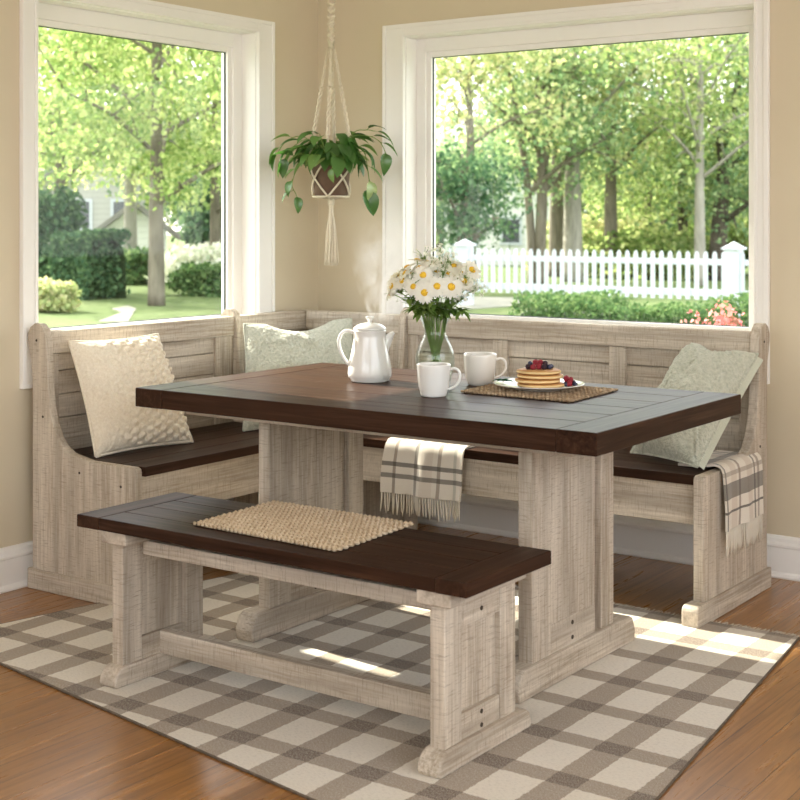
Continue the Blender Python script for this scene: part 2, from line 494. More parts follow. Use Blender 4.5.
# ================================================================== CORNER BENCH (three units)
SEAT = .468
def scroll_profile(depth, low=None):
    up = [(.285, .468), (.19, .485), (.155, .505), (.128, .534), (.105, .58), (.09, .63), (.08, .70), (.076, .76), (.073, .83), (.069, .872), (.056, .904), (.034, .920),
          (.010, .921), (-.012, .908), (-.026, .885), (-.027, .862), (-.018, .825), (-.008, .79), (-.002, .74), (0, .68)]
    if low is None:
        return [(0, .05), (depth, .05), (depth, .452), (depth-.004, .462), (depth-.016, .4675)] + up
    return [(0, low), (.21, low), (.20, .480)] + up[1:]
def place_prof(m, prof, side, rear, a, b):
    if side == 'left': m.prism([(rear+e, z) for e, z in prof][::-1], 'y', a, b)      # (x,z) outline, extruded along y
    else: m.prism([(-rear-e, z) for e, z in prof], 'x', a, b)
    return m
def foot_outline(depth):
    r = [(-.016, 0), (depth+.068, 0)]
    for k in range(6):
        an = k/5*pi/2
        r.append((depth+.068-.022+.022*cos(an), .070-.022+.022*sin(an)))
    return r + [(-.016, .07)]
M_PLUG = plain('dark_wood_plug', (.045, .03, .02), .7)

def end_panel(root, side, rear, depth, a, b, outer, plugs):
    e = place_prof(MB(), scroll_profile(depth), side, rear, a, b).build('end_panel', WW['z'], root, bevel=.004, fixn=True)
    place_prof(MB(), foot_outline(depth), side, rear, a-.010, b+.010).build('foot_rail', WW['y' if side != 'left' else 'x'], e, bevel=.004, fixn=True)
    for (pe, pz) in plugs:
        q = MB()
        if side == 'left': p0 = (rear+pe, outer, pz); p1 = (rear+pe, outer + (-.0015 if outer == a else .0015), pz)
        else: p0 = (outer, -rear-pe, pz); p1 = (outer + (.0015 if outer == b else -.0015), -rear-pe, pz)
        q.tube([p0, p1], .0045, 10).build('screw_plug', M_PLUG, e)
    return e

def back_run(root, side, rear, a0, a1, stiles, zlines, top=.892):
    """horizontal boards between stiles under a top rail"""
    ax = 'y' if side == 'left' else 'x'
    def B(m, u0, u1, e0, e1, z0, z1):
        if side == 'left': m.box((rear+e0, u0, z0), (rear+e1, u1, z1))
        else: m.box((u0, -rear-e1, z0), (u1, -rear-e0, z1))
    m = MB(); z = [SEAT-.03] + zlines + [.815]
    for z0, z1 in zip(z[:-1], z[1:]): B(m, a0, a1, .022, .040, z0+.0015, z1-.0015)
    B(m, a0, a1, .012, .022, SEAT-.03, .83)
    m.build('back_boards', WW[ax], root, bevel=.003)
    m = MB(); B(m, a0, a1, .010, .058, .813, top); m.build('top_rail', WW[ax], root, bevel=.006)
    for s0, s1 in stiles:
        m = MB(); B(m, s0, s1, .020, .052, SEAT-.03, .813); m.build('stile', WW['z'], root, bevel=.003)
    return B

# left bench (along the left wall)
LR, LD = .050, .507
b = thing('banquette_bench', 'whitewashed bench below the left window, with the bobbled cream cushion on its dark seat', 'bench', (.32, -1.15, 0))
end_panel(b, 'left', LR, LD, -1.65, -1.618, -1.65, [(.022, .862), (.055, .60), (.24, .425), (.44, .40)])
B = back_run(b, 'left', LR, -1.617, -.672, [(-.775, -.672), (-1.617, -1.575)], [.585, .668, .751])
m = MB()
for k in range(4): m.box((LR+.05+k*.1175, -1.617, SEAT-.032), (LR+.05+(k+1)*.1175-.001, -.672, SEAT))
m.build('seat', ES['y'], b, bevel=.002)
MB().box((LR+.455, -1.617, .285), (LR+.478, -.672, SEAT-.032)).build('apron', WW['y'], b, bevel=.003)
MB().box((LR+.02, -1.617, .285), (LR+.04, -.672, SEAT-.032)).build('rear_rail', WW['y'], b, bevel=.003)

# right bench (along the back wall)
RR, RD = .165, .552
b = thing('banquette_bench', 'long whitewashed bench below the right window, with a throw over its end panel', 'bench', (1.36, -.45, 0))
end_panel(b, 'back', RR, RD, 2.098, 2.134, 2.134, [(.03, .858), (.068, .50), (.36, .385)])
back_run(b, 'back', RR, .640, 2.098, [(.640, .69), (1.045, 1.112), (1.548, 1.615), (2.052, 2.098)], [.585, .666, .747])
m = MB()
for k in range(4): m.box((.640, -RR-.05-(k+1)*.124+.001, SEAT-.032), (2.098, -RR-.05-k*.124, SEAT))
m.build('seat', ES['x'], b, bevel=.002)
MB().box((.640, -RR-.515, .303), (2.098, -RR-.49, SEAT-.032)).build('apron', WW['x'], b, bevel=.003)
MB().box((.640, -RR-.04, .303), (2.098, -RR-.02, SEAT-.032)).build('rear_rail', WW['x'], b, bevel=.003)
MB().box((.642, -RR-.488, 0), (.67, -RR-.02, SEAT-.032)).build('inner_leg_panel', WW['z'], b, bevel=.003)

# corner unit
b = thing('corner_seat', 'whitewashed corner seat between the two benches, with scrolled sides', 'corner bench', (.32, -.42, 0))
place_prof(MB(), scroll_profile(.3, SEAT-.032), 'left', LR, -.670, -.640).build('side_scroll', WW['z'], b, bevel=.004, fixn=True)
place_prof(MB(), scroll_profile(.3, SEAT-.032), 'back', RR, .606, .638).build('side_scroll', WW['z'], b, bevel=.004, fixn=True)
back_run(b, 'left', LR, -.639, -RR-.0, [(-.639, -.60)], [.585, .668, .751])
back_run(b, 'back', RR, LR+.06, .605, [(.545, .605)], [.585, .668, .751])
m = MB().box((LR+.05, -.668, SEAT-.032), (.637, -RR-.05, SEAT)); m.build('seat', ES['x'], b, bevel=.002)
m = MB().box((.61, -.668, 0), (.637, -RR-.02, SEAT-.032)); m.build('leg_panel', WW['z'], b, bevel=.003)
m = MB().box((LR+.05, -.668, 0), (.609, -.644, SEAT-.032)); m.build('leg_panel', WW['z'], b, bevel=.003)

# ================================================================== DINING TABLE
TX0, TX1, TY0, TY1, TZ = .726, 2.324, -1.813, -.882, .76
tb = thing('dining_table', 'large trestle dining table with a dark plank top on whitewashed pedestals', 'dining table', (1.525, -1.347, 0))
m = MB(); bb = .115; n = 6; wd = (TY1-TY0)/n
for k in range(n): m.box((TX0+bb, TY0+k*wd+.0006, TZ-.058), (TX1-bb, TY0+(k+1)*wd-.0006, TZ))
m.build('tabletop', ES['x'], tb, bevel=.0022)
for x0, x1 in ((TX0, TX0+bb-.0012), (TX1-bb+.0012, TX1)):
    MB().box((x0, TY0-.0008, TZ-.0585), (x1, TY1+.0008, TZ+.0003)).build('breadboard_end', ES['y'], tb, bevel=.003)
MB().box((TX0+.12, TY0+.10, TZ-.085), (TX1-.12, TY0+.125, TZ-.058)).build('top_rail', WW['x'], tb, bevel=.003)
MB().box((TX0+.12, TY1-.125, TZ-.085), (TX1-.12, TY1-.10, TZ-.058)).build('top_rail', WW['x'], tb, bevel=.003)

def side_foot(y0, y1, h, r):
    """outline (y,z) of a trestle foot with rounded ends"""
    p = [(y0+.004, .0068), (y1-.004, .0068)]      # stands on the rug
    for k in range(7):
        a = k/6*pi/2; p.append((y1-r+r*cos(a), h-r+r*sin(a)))
    for k in range(7):
        a = pi/2+k/6*pi/2; p.append((y0+r+r*cos(a), h-r+r*sin(a)))
    return p
def sloped_foot(y0, y1, h):
    return [(y0, .0068), (y1, .0068), (y1+.006, h*.45), (y1-.012, h*.9), (y1-.03, h), (y0+.03, h), (y0+.012, h*.9), (y0-.006, h*.45)]

def pedestal(xc):
    t = .022
    p = MB().box((xc-t+.003, -1.506, .085), (xc+t-.003, -1.248, .702)).box((xc-.003, -1.248, .085), (xc+.003, -1.210, .702)).build('pedestal', WW['z'], tb, bevel=.002)
    MB().box((xc-t, -1.612, .085), (xc+t, -1.508, .702)).build('post', WW['z'], p, bevel=.003)
    MB().box((xc-t, -1.210, .085), (xc+t, -1.130, .702)).build('post', WW['z'], p, bevel=.003)
    MB().box((xc-t+.001, -1.508, .085), (xc+t-.001, -1.248, .168)).build('lower_rail', WW['y'], p, bevel=.002)
    MB().prism(sloped_foot(-1.70, -1.015, .088), 'x', xc-.035, xc+.035).build('foot', WW['y'], p, bevel=.005, fixn=True)
    for pz in (.106, .148):
        MB().tube([(xc+t-.003, -1.385, pz), (xc+t+.0005, -1.385, pz)], .0062, 12).build('bolt', M_PLUG, p)
pedestal(1.078); pedestal(2.005)

# ================================================================== FREE-STANDING BENCH
bn = thing('trestle_bench', 'whitewashed trestle bench with a dark plank seat, in front of the table', 'bench', (1.56, -2.0, 0))
GX0, GX1, GY0, GY1, GZT = .919, 2.209, -2.222, -1.832, .461
m = MB(); bb = .088; n = 4; wd = (GY1-GY0)/n
for k in range(n): m.box((GX0+bb, GY0+k*wd+.0006, GZT-.034), (GX1-bb, GY0+(k+1)*wd-.0006, GZT))
m.build('seat', ES['x'], bn, bevel=.002)
for x0, x1 in ((GX0, GX0+bb-.001), (GX1-bb+.001, GX1)):
    MB().box((x0, GY0-.0008, GZT-.0345), (x1, GY1+.0008, GZT+.0003)).build('breadboard_end', ES['y'], bn, bevel=.003)
for xc, s in ((1.056, 1), (2.113, 1)):
    e = MB().box((xc-.005, -2.14, .06), (xc+.005, -1.93, .390)).build('end_frame', WW['z'], bn, bevel=.002)
    MB().box((xc-.021, -2.198, .055), (xc+.021, -2.125, .392)).build('leg', WW['z'], e, bevel=.003)
    MB().box((xc-.021, -1.952, .055), (xc+.021, -1.880, .392)).build('leg', WW['z'], e, bevel=.003)
    MB().box((xc-.018, -2.125, .325), (xc+.018, -1.952, .390)).build('upper_rail', WW['y'], e, bevel=.002)
    MB().box((xc-.018, -2.125, .055), (xc+.018, -1.952, .122)).build('lower_rail', WW['y'], e, bevel=.002)
    MB().box((xc-.050, -2.212, .392), (xc+.045, -1.868, .427)).build('cleat', WW['y'], e, bevel=.003)
    MB().prism(side_foot(-2.236, -1.818, .062, .045), 'x', xc-.032, xc+.032).build('foot', WW['y'], e, bevel=.005, fixn=True)
    for pz in (.072, .105, .352):
        MB().tube([(xc+.015, -2.035, pz), (xc+.0195, -2.035, pz)], .0058, 12).build('bolt', M_PLUG, e)
for y0, y1 in ((-2.125, -2.100), (-1.975, -1.950)):
    MB().box((1.079, y0, .352), (2.090, y1, .3915)).build('apron', WW['x'], bn, bevel=.003)
MB().box((1.066, -2.053, .058), (2.103, -2.015, .122)).build('stretcher', WW['x'], bn, bevel=.003)

# ================================================================== RUG
def m_rug():
    t = NT('woven_check_rug')
    c = t.n('ShaderNodeTexCoord'); sp = t.n('ShaderNodeSeparateXYZ'); t.l(c.outputs['UV'], sp.inputs[0])
    wob = t.math('MULTIPLY', t.math('SUBTRACT', t.noise(t.coord('UV'), 60, 2), .5), .010)
    def band(sock, off, per, duty):
        fr = t.math('FRACT', t.math('DIVIDE', t.math('ADD', t.math('ADD', sock, wob), off), per))
        return t.math('LESS_THAN', fr, duty)
    bx = band(sp.outputs[0], -1.157+.197*10, .197, .080/.197)
    by = band(sp.outputs[1], 1.178+.23*20, .23, .068/.23)
    s = t.math('ADD', bx, by)
    weave = t.noise(t.coord('UV', (420, 150, 1)), 1, 2, .6)
    weave2 = t.noise(t.coord('UV', (90, 260, 1)), 1, 3, .6)
    col = t.ramp(t.math('MULTIPLY', s, .5), [(0, (.74, .685, .595)), (.5, (.335, .270, .205)), (1, (.150, .108, .076))], 'CONSTANT')
    cr = t.n('ShaderNodeValToRGB')
    light = t.mix(t.ramp(weave, [(.35, (.75,)*3), (.55, (0,)*3)]), col, t.mix(.5, col, (.72, .67, .58)))
    c2 = t.mix(t.ramp(weave2, [(.35, (.4,)*3), (.5, (0,)*3)]), light, t.mix(.5, light, (.16, .12, .09)))
    h = t.math('ADD', weave, weave2)
    t.pbsdf(c2, .95, t.bump(h, .55, .003), Specular_IOR_Level=.08, Sheen_Weight=.15)
    return t.m
RQ = [(.29, -2.205), (2.652, -2.59), (2.432, -.690), (.60, -.690)]
def rugp(u, v):
    a, b_, c_, d = RQ
    x = (1-u)*(1-v)*a[0]+u*(1-v)*b_[0]+u*v*c_[0]+(1-u)*v*d[0]
    y = (1-u)*(1-v)*a[1]+u*(1-v)*b_[1]+u*v*c_[1]+(1-u)*v*d[1]
    return x, y
rg = thing('rug', 'flatwoven rug with cream, tan and brown checks under the table', 'rug', (1.5, -1.5, 0))
m = MB()
N = 30
m.grid(lambda u, v: (*rugp(u, v), .0065), N, N, lambda u, v: rugp(u, v))
for (fn, fl) in ((lambda u, v: (*rugp(u, 0), .0065*v), False), (lambda u, v: (*rugp(u, 1), .0065*v), True), (lambda u, v: (*rugp(0, u), .0065*v), True), (lambda u, v: (*rugp(1, u), .0065*v), False)):
    m.grid(fn, N, 1, lambda u, v, fn=fn: fn(u, v)[:2], fl)
m.build('pile', m_rug(), rg)
m = MB()
M_BIND = plain('brown_rug_binding', (.12, .09, .065), .95, 60, .3)
for (p, q) in zip(RQ, RQ[1:]+RQ[:1]):
    if p[1] > -.7 and q[1] > -.7: continue
    pts = [(p[0]+(q[0]-p[0])*k/24, p[1]+(q[1]-p[1])*k/24, .0036) for k in range(25)]
    m.tube(pts, .0036, 6)
m.build('edge_binding', M_BIND, rg, smooth=True)
# short fringe along the far edge
m = MB(); rnd = random.Random(5)
for k in range(230):
    x = .60 + (2.432-.60)*(k+.5)/230
    m.tube([(x, -.690, .004), (x+rnd.uniform(-.004, .004), -.672, .003), (x+rnd.uniform(-.008, .008), -.655+rnd.uniform(-.004, .004), .0022)], .0016, 4)
m.build('fringe', plain('cream_cotton', (.60, .545, .45), .95), rg)
# ================================================================== CUSHIONS
def m_fabric(name, a, b, scale, bump=.6, dist=.004, sheen=.3):
    t = NT(name)
    f = t.noise(t.coord('Object'), scale, 3, .65); g = t.noise(t.coord('Object'), scale*.12, 3)
    c = t.ramp(f, [(.3, a), (.65, b)])
    t.pbsdf(c, .95, t.bump(t.math('ADD', f, t.math('MULTIPLY', g, .4)), bump, dist), Specular_IOR_Level=.1, Sheen_Weight=sheen)
    return t.m
M_CREAM = m_fabric('cream_plush', (.72, .63, .49), (.83, .75, .62), 130)
M_SAGE = m_fabric('sage_boucle', (.45, .47, .37), (.64, .64, .53), 95, 1.0, .011)
M_SAGE_FLAT = m_fabric('sage_cotton', (.49, .50, .40), (.57, .58, .47), 300, .3, .001)

def cushion(name, label, BL, BR, TL, TR, thick, mat, bump=None, noise=.003, pinch=.06, dip=0, n=64, seed=1, piping=None, edge=None, front_bias=.55, pleat=0):
    """pillow stretched over four corner points; front = towards +normal"""
    BL, BR, TL, TR = map(Vector, (BL, BR, TL, TR))
    nrm = ((BR-BL)+(TR-TL)).cross((TL-BL)+(TR-BR)).normalized()
    ctr = (BL+BR+TL+TR)/4
    root = thing(name, label, 'cushion', (ctr.x, ctr.y, min(BL.z, BR.z)))
    from mathutils import noise as NZ
    def outline(u, v):
        # edges bow inwards between the corner tips
        s, t = 2*u-1, 2*v-1
        u2 = .5 + .5*s*(1-pinch*(1-t*t)); v2 = .5 + .5*t*(1-pinch*(1-s*s))
        v2 -= dip*max(0, t)**2*max(0, 1-(s*1.6)**2)
        return BL*(1-u2)*(1-v2)+BR*u2*(1-v2)+TL*(1-u2)*v2+TR*u2*v2
    def puff(u, v):
        s, t = abs(2*u-1), abs(2*v-1)
        return (max(0, 1-s**2.4)**.55)*(max(0, 1-t**2.4)**.55)
    def P(side):
        def fn(u, v):
            p = outline(u, v); h = puff(u, v)
            d = h*thick*(front_bias if side > 0 else 1-front_bias)
            k = NZ.noise(Vector((u*5+seed, v*5, side)))*.16 + NZ.noise(Vector((u*11+seed, v*11, side)))*.07
            d *= 1+k
            if pleat: d += h**.5*pleat*max(0, 1-min(u, 1-u, v, 1-v)*5)*sin((u+v*.7)*70+3*k*10)*.5
            if side > 0:
                if bump: d += bump(u, v)*min(1, h*2.5)
                d += NZ.noise(Vector((u*38, v*38, seed)))*noise*min(1, h*3)
            return p + nrm*side*d
        return fn
    m = MB()
    m.grid(P(1), n, n); m.grid(P(-1), n//2, n//2, None, True)
    m.build('cover', mat, root, smooth=True)
    # seam piping round the edge
    path = [outline(k/24, 0) for k in range(24)]+[outline(1, k/24) for k in range(24)]+[outline(1-k/24, 1) for k in range(24)]+[outline(0, 1-k/24) for k in range(25)]
    MB().tube(path, edge or .004, 6).build('piping', piping or mat, root, smooth=True)
    return root, outline, nrm

def bobbles(u, v):
    if u < .16: return 0
    gu, gv = u*13, v*13 + (.5 if int(u*13) % 2 else 0)
    du, dv = (gu % 1)-.5, (gv % 1)-.5
    amp = min(1, (u-.16)*3)
    return amp*(.017*max(0, 1-((du/.42)**2+(dv/.36)**2))**.5 - .003)
BLp = bp(96, 461, y=-1.590); BLp.z = .474
cushion('throw_pillow', 'cream plush cushion with rows of bobbles, leaning on the left bench back', BLp, (.352, -1.17, .474), (.165, -1.585, .858), (.195, -1.19, .858), .15, M_CREAM,
        bobbles, .006, .05, n=110, seed=3, edge=.006)
cushion('throw_pillow', 'sage green cushion with a dented top edge, in the corner behind the table', (.335, -.875, .476), (.56, -.42, .476), (.205, -.725, .868), (.40, -.28, .872), .17, M_SAGE,
        None, .004, .05, dip=.085, n=80, seed=9)
# right cushion with a flat flange on its right side
r, ol, nr = cushion('throw_pillow', 'sage green boucle cushion propped against the right end of the long bench', (1.775, -.50, .482), (2.085, -.655, .484), (1.895, -.262, .845), (2.138, -.264, .822), .20, M_SAGE,
        None, .005, .04, dip=.05, n=90, seed=17, pleat=.012, front_bias=.6)
m = MB()
def flange(u, v):
    p = ol(1, .02+.96*u); q = ol(.9, .02+.96*u)
    out = (p-q).normalized()
    return p + out*(.016*(v-.15)) + nr*(-.018*v) 
m.grid(flange, 20, 3); m.grid(lambda u, v: flange(u, v)-nr*.004, 20, 3, None, True)
m.build('flange', M_SAGE_FLAT, r, smooth=True)

# ================================================================== PLAID THROWS
def m_plaid(name, su, sv):
    t = NT(name); c = t.n('ShaderNodeTexCoord'); sp = t.n('ShaderNodeSeparateXYZ'); t.l(c.outputs['UV'], sp.inputs[0])
    base = (.76, .70, .61)
    wv = t.noise(t.coord('UV', (700, 700, 1)), 1, 2, .6)
    col = t.mix(t.ramp(wv, [(.35, (.35,)*3), (.6, (0,)*3)]), base, (.52, .455, .38))
    for axis, stripes in ((0, su), (1, sv)):
        for (p0, p1, cc, al) in stripes:
            a = t.math('MULTIPLY', t.math('GREATER_THAN', sp.outputs[axis], p0), t.math('LESS_THAN', sp.outputs[axis], p1))
            col = t.mix(t.math('MULTIPLY', a, al), col, cc)
    t.pbsdf(col, .95, t.bump(wv, .4, .0015), Specular_IOR_Level=.08, Sheen_Weight=.25); return t.m
TAUPE, CHAR, PINK, SAGEG = (.25, .195, .15), (.07, .062, .055), (.53, .425, .34), (.33, .34, .28)
M_FRINGE = plain('cream_wool_fringe', (.66, .60, .50), .95)

def throw(name, label, path, width_dir, half_w, mat, nfr, fringe_len, seed, wave=.006, thick=.008):
    """cloth following a side-on path (list of points down its centre line), width along width_dir"""
    pts = [Vector(p) for p in path]
    seg = [0]
    for a, b_ in zip(pts[:-1], pts[1:]): seg.append(seg[-1]+(b_-a).length)
    L = seg[-1]; W = Vector(width_dir).normalized()
    def center(s):
        for i in range(len(seg)-1):
            if s <= seg[i+1] or i == len(seg)-2:
                f_ = (s-seg[i])/(seg[i+1]-seg[i]); return pts[i].lerp(pts[i+1], f_), (pts[i+1]-pts[i]).normalized()
    rnd = random.Random(seed); ph = [rnd.uniform(0, 6) for _ in range(4)]
    org = pts[len(pts)//2]
    root = thing(name, label, 'throw blanket', (org.x, org.y, pts[-1].z))
    def surf(u, v, off=0):
        s = v*L; p, d = center(s); nn = W.cross(d)
        if nn.dot(Vector((0, 0, 1))) < 0 and v < .3: nn = -nn
        hang = max(0, (v-.5)*2)
        w = wave*(.15+hang)*(sin(u*11+ph[0])+.6*sin(u*23+ph[1]+v*2))
        sp = 1+.03*hang*sin(ph[2])+.02*sin(v*9+ph[3])*hang
        return p + W*((u-.5)*2*half_w*sp) + outdir(d)*(w+off)
    out = Vector(label_out)
    def outdir(d):
        # pointing out of the cloth: up on the flat part, outwards on the hanging part
        k = max(0, min(1, -d.z)); return (Vector((0, 0, 1))*(1-k)+out*k).normalized()
    m = MB(); nu, nv = 40, 44
    uvf = lambda u, v: (u*2*half_w, (1-v)*L)
    m.grid(lambda u, v: surf(u, v, thick), nu, nv, uvf); m.grid(lambda u, v: surf(u, v, .0005), nu, nv, uvf, True)
    for uu in (0, 1):
        m.grid(lambda a, b_: surf(uu, b_, thick*a+.0005), 1, nv, lambda a, b_: (uu*2*half_w, (1-b_)*L), uu == 1)
    m.grid(lambda a, b_: surf(a, 1, thick*b_+.0005), nu, 1, lambda a, b_: (a*2*half_w, 0))
    m.build('cloth', mat, root, smooth=True)
    m = MB()
    for k in range(nfr):
        u = (k+.5)/nfr
        p = surf(u, 1, thick*.5); j = rnd.uniform(-.005, .005); ln = fringe_len*rnd.uniform(.85, 1.1)
        q = [p+Vector((0, 0, .004)), p+Vector((0, 0, -ln*.35))+W*j*.4, p+Vector((0, 0, -ln*.7))+W*j, p+Vector((0, 0, -ln))+W*(j*1.6)+out*rnd.uniform(-.003, .003)]
        m.tube(q, [.0028, .0034, .0030, .0018], 5)
    m.build('fringe', M_FRINGE, root, smooth=True)
    return root
# hanging over the long bench's front edge
label_out = (0, -1, 0)
yE = -RR-.546-.004
M_PL1 = m_plaid('cream_plaid_wool', [(.045, .058, TAUPE, .75), (.135, .150, CHAR, .6), (.165, .215, PINK, .3), (.235, .250, TAUPE, .7), (.30, .312, SAGEG, .5)],
                [(.055, .072, CHAR, .7), (.098, .114, CHAR, .75), (.20, .214, TAUPE, .5), (.30, .316, CHAR, .6)])
zS = SEAT+.001
throw('throw_blanket', 'cream plaid throw hanging from the long bench seat, seen beneath the table edge', [(1.065, -.50, zS), (1.065, -.60, zS), (1.065, -.690, zS), (1.065, yE+.006, zS-.004), (1.065, yE-.004, zS-.02), (1.062, yE-.010, .40), (1.060, yE-.012, .34), (1.058, yE-.014, .285)],
      (1, 0, 0), .168, M_PL1, 34, .075, 4)
# hanging over the outer end panel
label_out = (1, 0, 0)
M_PL2 = m_plaid('cream_and_grey_plaid_wool', [(.0, .012, CHAR, .7), (.055, .10, PINK, .45), (.118, .135, TAUPE, .8), (.185, .235, PINK, .45), (.25, .262, CHAR, .7), (.28, .30, TAUPE, .7)],
                [(.052, .060, CHAR, .85), (.098, .150, CHAR, .72), (.172, .186, TAUPE, .55), (.25, .29, CHAR, .6)])
xo = 2.134
zt = .4705
throw('throw_blanket', 'plaid fringed throw with a dark grey band draped over the right end panel', [(1.99, -.425, SEAT+.002), (2.06, -.425, SEAT+.003), (2.098, -.425, zt+.006), (2.115, -.425, zt+.010), (xo+.003, -.425, zt+.005), (xo+.010, -.425, zt-.015), (xo+.013, -.425, .40), (xo+.015, -.425, .33), (xo+.015, -.425, .275)],
      (0, 1, 0), .165, M_PL2, 32, .085, 8, .004)

# ================================================================== JUTE MATS
def m_jute(name, a, b_, c_):
    t = NT(name); f = t.noise(t.coord('Object'), 90, 4, .7); g = t.noise(t.coord('Object'), 9, 3)
    c = t.ramp(f, [(.3, a), (.5, b_), (.72, c_)]); c = t.mix(t.ramp(g, [(.4, (0,)*3), (.7, (.4,)*3)]), c, a)
    t.pbsdf(c, .9, t.bump(f, .5, .002), Specular_IOR_Level=.15); return t.m
M_JUTE = m_jute('natural_jute', (.40, .29, .18), (.58, .46, .32), (.71, .60, .46))
M_SEAGRASS = m_jute('braided_seagrass', (.16, .10, .06), (.36, .26, .165), (.62, .50, .36))
def braided_mat(name, label, quad, z, th, row, bead, mat, seed):
    A, Bc, Cc, D = [Vector((*q, 0)) for q in quad]
    LU = ((Bc-A).length+(Cc-D).length)/2; LV = ((D-A).length+(Cc-Bc).length)/2
    rows = max(3, round(LV/row)); beads = max(3, round(LU/bead))
    ctr = (A+Bc+Cc+D)/4
    root = thing(name, label, 'placemat', (ctr.x, ctr.y, z))
    rnd = random.Random(seed)
    def pos(u, v): return A*(1-u)*(1-v)+Bc*u*(1-v)+Cc*u*v+D*(1-u)*v
    V = []; Q = []
    # every plait is a row of overlapping slanted beads; base sheet below them
    m = MB(); prof = [(0, 0)]
    n8, n4 = 8, 4
    ring = [[(cos(2*pi*k/n8)*sin(pi*j/n4), sin(2*pi*k/n8)*sin(pi*j/n4), -cos(pi*j/n4)) for k in range(n8)] for j in range(1, n4)]
    for r_ in range(rows):
        for k in range(beads):
            u = (k+.5+(.5 if r_ % 2 else 0)-.25)/beads; v = (r_+.5)/rows
            c = pos(u, v); sl = (.55 if r_ % 2 else -.55)+rnd.uniform(-.15, .15)
            eu = (pos(min(1, u+.01), v)-pos(min(1, u+.01)-.02, v)).normalized(); ev = Vector((-eu.y, eu.x, 0))
            ax = eu*cos(sl)+ev*sin(sl); ay = ev*cos(sl)-eu*sin(sl)
            a_, b2, h = bead*.66*rnd.uniform(.92, 1.08), row*.40, th*rnd.uniform(.42, .52)
            base = len(V)
            V.append(tuple(c+Vector((0, 0, z+th*.5-h))))
            for rg_ in ring:
                for (x, y, zz) in rg_:
                    V.append(tuple(c+ax*(x*a_)+ay*(y*b2)+Vector((0, 0, z+th*.5+zz*h))))
            V.append(tuple(c+Vector((0, 0, z+th*.5+h))))
            for q in range(n8):
                q2 = (q+1) % n8
                Q.append((base, base+1+q2, base+1+q, base))
                for j in range(n4-2):
                    Q.append((base+1+j*n8+q, base+1+j*n8+q2, base+1+(j+1)*n8+q2, base+1+(j+1)*n8+q))
                tp = base+1+(n4-1)*n8
                Q.append((base+1+(n4-2)*n8+q, base+1+(n4-2)*n8+q2, tp, tp))
    mm = MB()
    for qd in Q:
        s_ = []
        for x in qd:
            if x not in s_: s_.append(x)
        mm.f.append(tuple(s_))
    mm.v = V
    b0 = len(mm.v)
    ins = .006
    mm.grid(lambda u, v: pos(.012+u*.976, .015+v*.97)+Vector((0, 0, z+th*.5)), 4, 4)
    mm.grid(lambda u, v: pos(.012+u*.976, .015+v*.97)+Vector((0, 0, z+.0006)), 4, 4, None, True)
    mm.uv = {}
    mm.build('braid', mat, root, smooth=True)
    return root
braided_mat('placemat', 'large pale jute mat lying on the seat of the trestle bench', [(1.287, -2.145), (1.79, -2.165), (1.772, -1.795), (1.272, -1.79)], GZT+.0006, .011, .0125, .0150, M_JUTE, 3)
braided_mat('placemat', 'brown braided placemat under the breakfast plate on the table', [(1.625, -1.345), (2.005, -1.36), (1.99, -1.03), (1.60, -1.015)], TZ+.0006, .009, .0125, .014, M_SEAGRASS, 6)

# ================================================================== TABLEWARE
M_CHINA = plain('white_glazed_china', (.80, .79, .765), .18, 0, Coat_Weight=.5, Coat_Roughness=.06)
M_CHINA2 = plain('warm_white_china', (.80, .765, .71), .2, 0, Coat_Weight=.4, Coat_Roughness=.08)
M_COFFEE = plain('black_coffee', (.02, .010, .005), .06)
M_LINER = plain('shaded_inside_glaze', (.72, .70, .67), .25)
# coffee pot
pc = (1.215, -1.25)
zT = TZ+.0005
pot = thing('coffee_pot', 'tall white china coffee pot with lid, spout and looped handle', 'coffee pot', (*pc, zT))
prof = [(0, 0), (.060, 0), (.063, .003), (.064, .009), (.0705, .014), (.0715, .028), (.0700, .045), (.0655, .070), (.0600, .095), (.0555, .118), (.0525, .140), (.0515, .154), (.0535, .161), (.0535, .165), (.048, .165), (.047, .155), (.050, .130), (.060, .08), (.064, .03), (.050, .012), (0, .010)]
MB().lathe(prof, (*pc, zT), 48).build('body', M_CHINA, pot, smooth=True)
lid = MB().lathe([(0, .163), (.0515, .1655), (.0535, .1685), (.052, .1725), (.044, .1795), (.030, .1855), (.016, .188), (0, .1885)], (*pc, zT), 48).build('lid', M_CHINA, pot, smooth=True)
MB().lathe([(0, .186), (.0075, .187), (.0065, .1935), (.009, .1985), (.0135, .2025), (.0140, .2065), (.0105, .210), (0, .2115)], (*pc, zT), 24).build('knob', M_CHINA, lid, smooth=True)
hd = -RT                                    # the handle points to the viewer's left along the room, the spout to the right
hdir = Vector((hd.x, hd.y, 0)).normalized()
P0 = Vector((*pc, zT))
hp = []
for (r_, z) in [(.047, .152), (.060, .160), (.075, .162), (.090, .153), (.0985, .136), (.099, .116), (.093, .094), (.082, .072), (.070, .056), (.060, .047)]:
    hp.append(P0+hdir*r_+Vector((0, 0, z)))
def smooth_path(p, n=4):
    p = [Vector(q) for q in p]; out_ = []
    for i in range(len(p)-1):
        a = p[max(i-1, 0)]; b_ = p[i]; c_ = p[i+1]; d = p[min(i+2, len(p)-1)]
        for k in range(n):
            t = k/n
            out_.append(.5*((2*b_)+(c_-a)*t+(2*a-5*b_+4*c_-d)*t*t+(3*b_-a-3*c_+d)*t**3))
    out_.append(p[-1]); return out_
MB().tube(smooth_path(hp), .0058, 10).build('handle', M_CHINA, pot, smooth=True)
sp_ = [P0-hdir*r_+Vector((0, 0, z)) for r_, z in ((.028, .082), (.040, .104), (.052, .124), (.062, .140), (.071, .151), (.078, .157))]
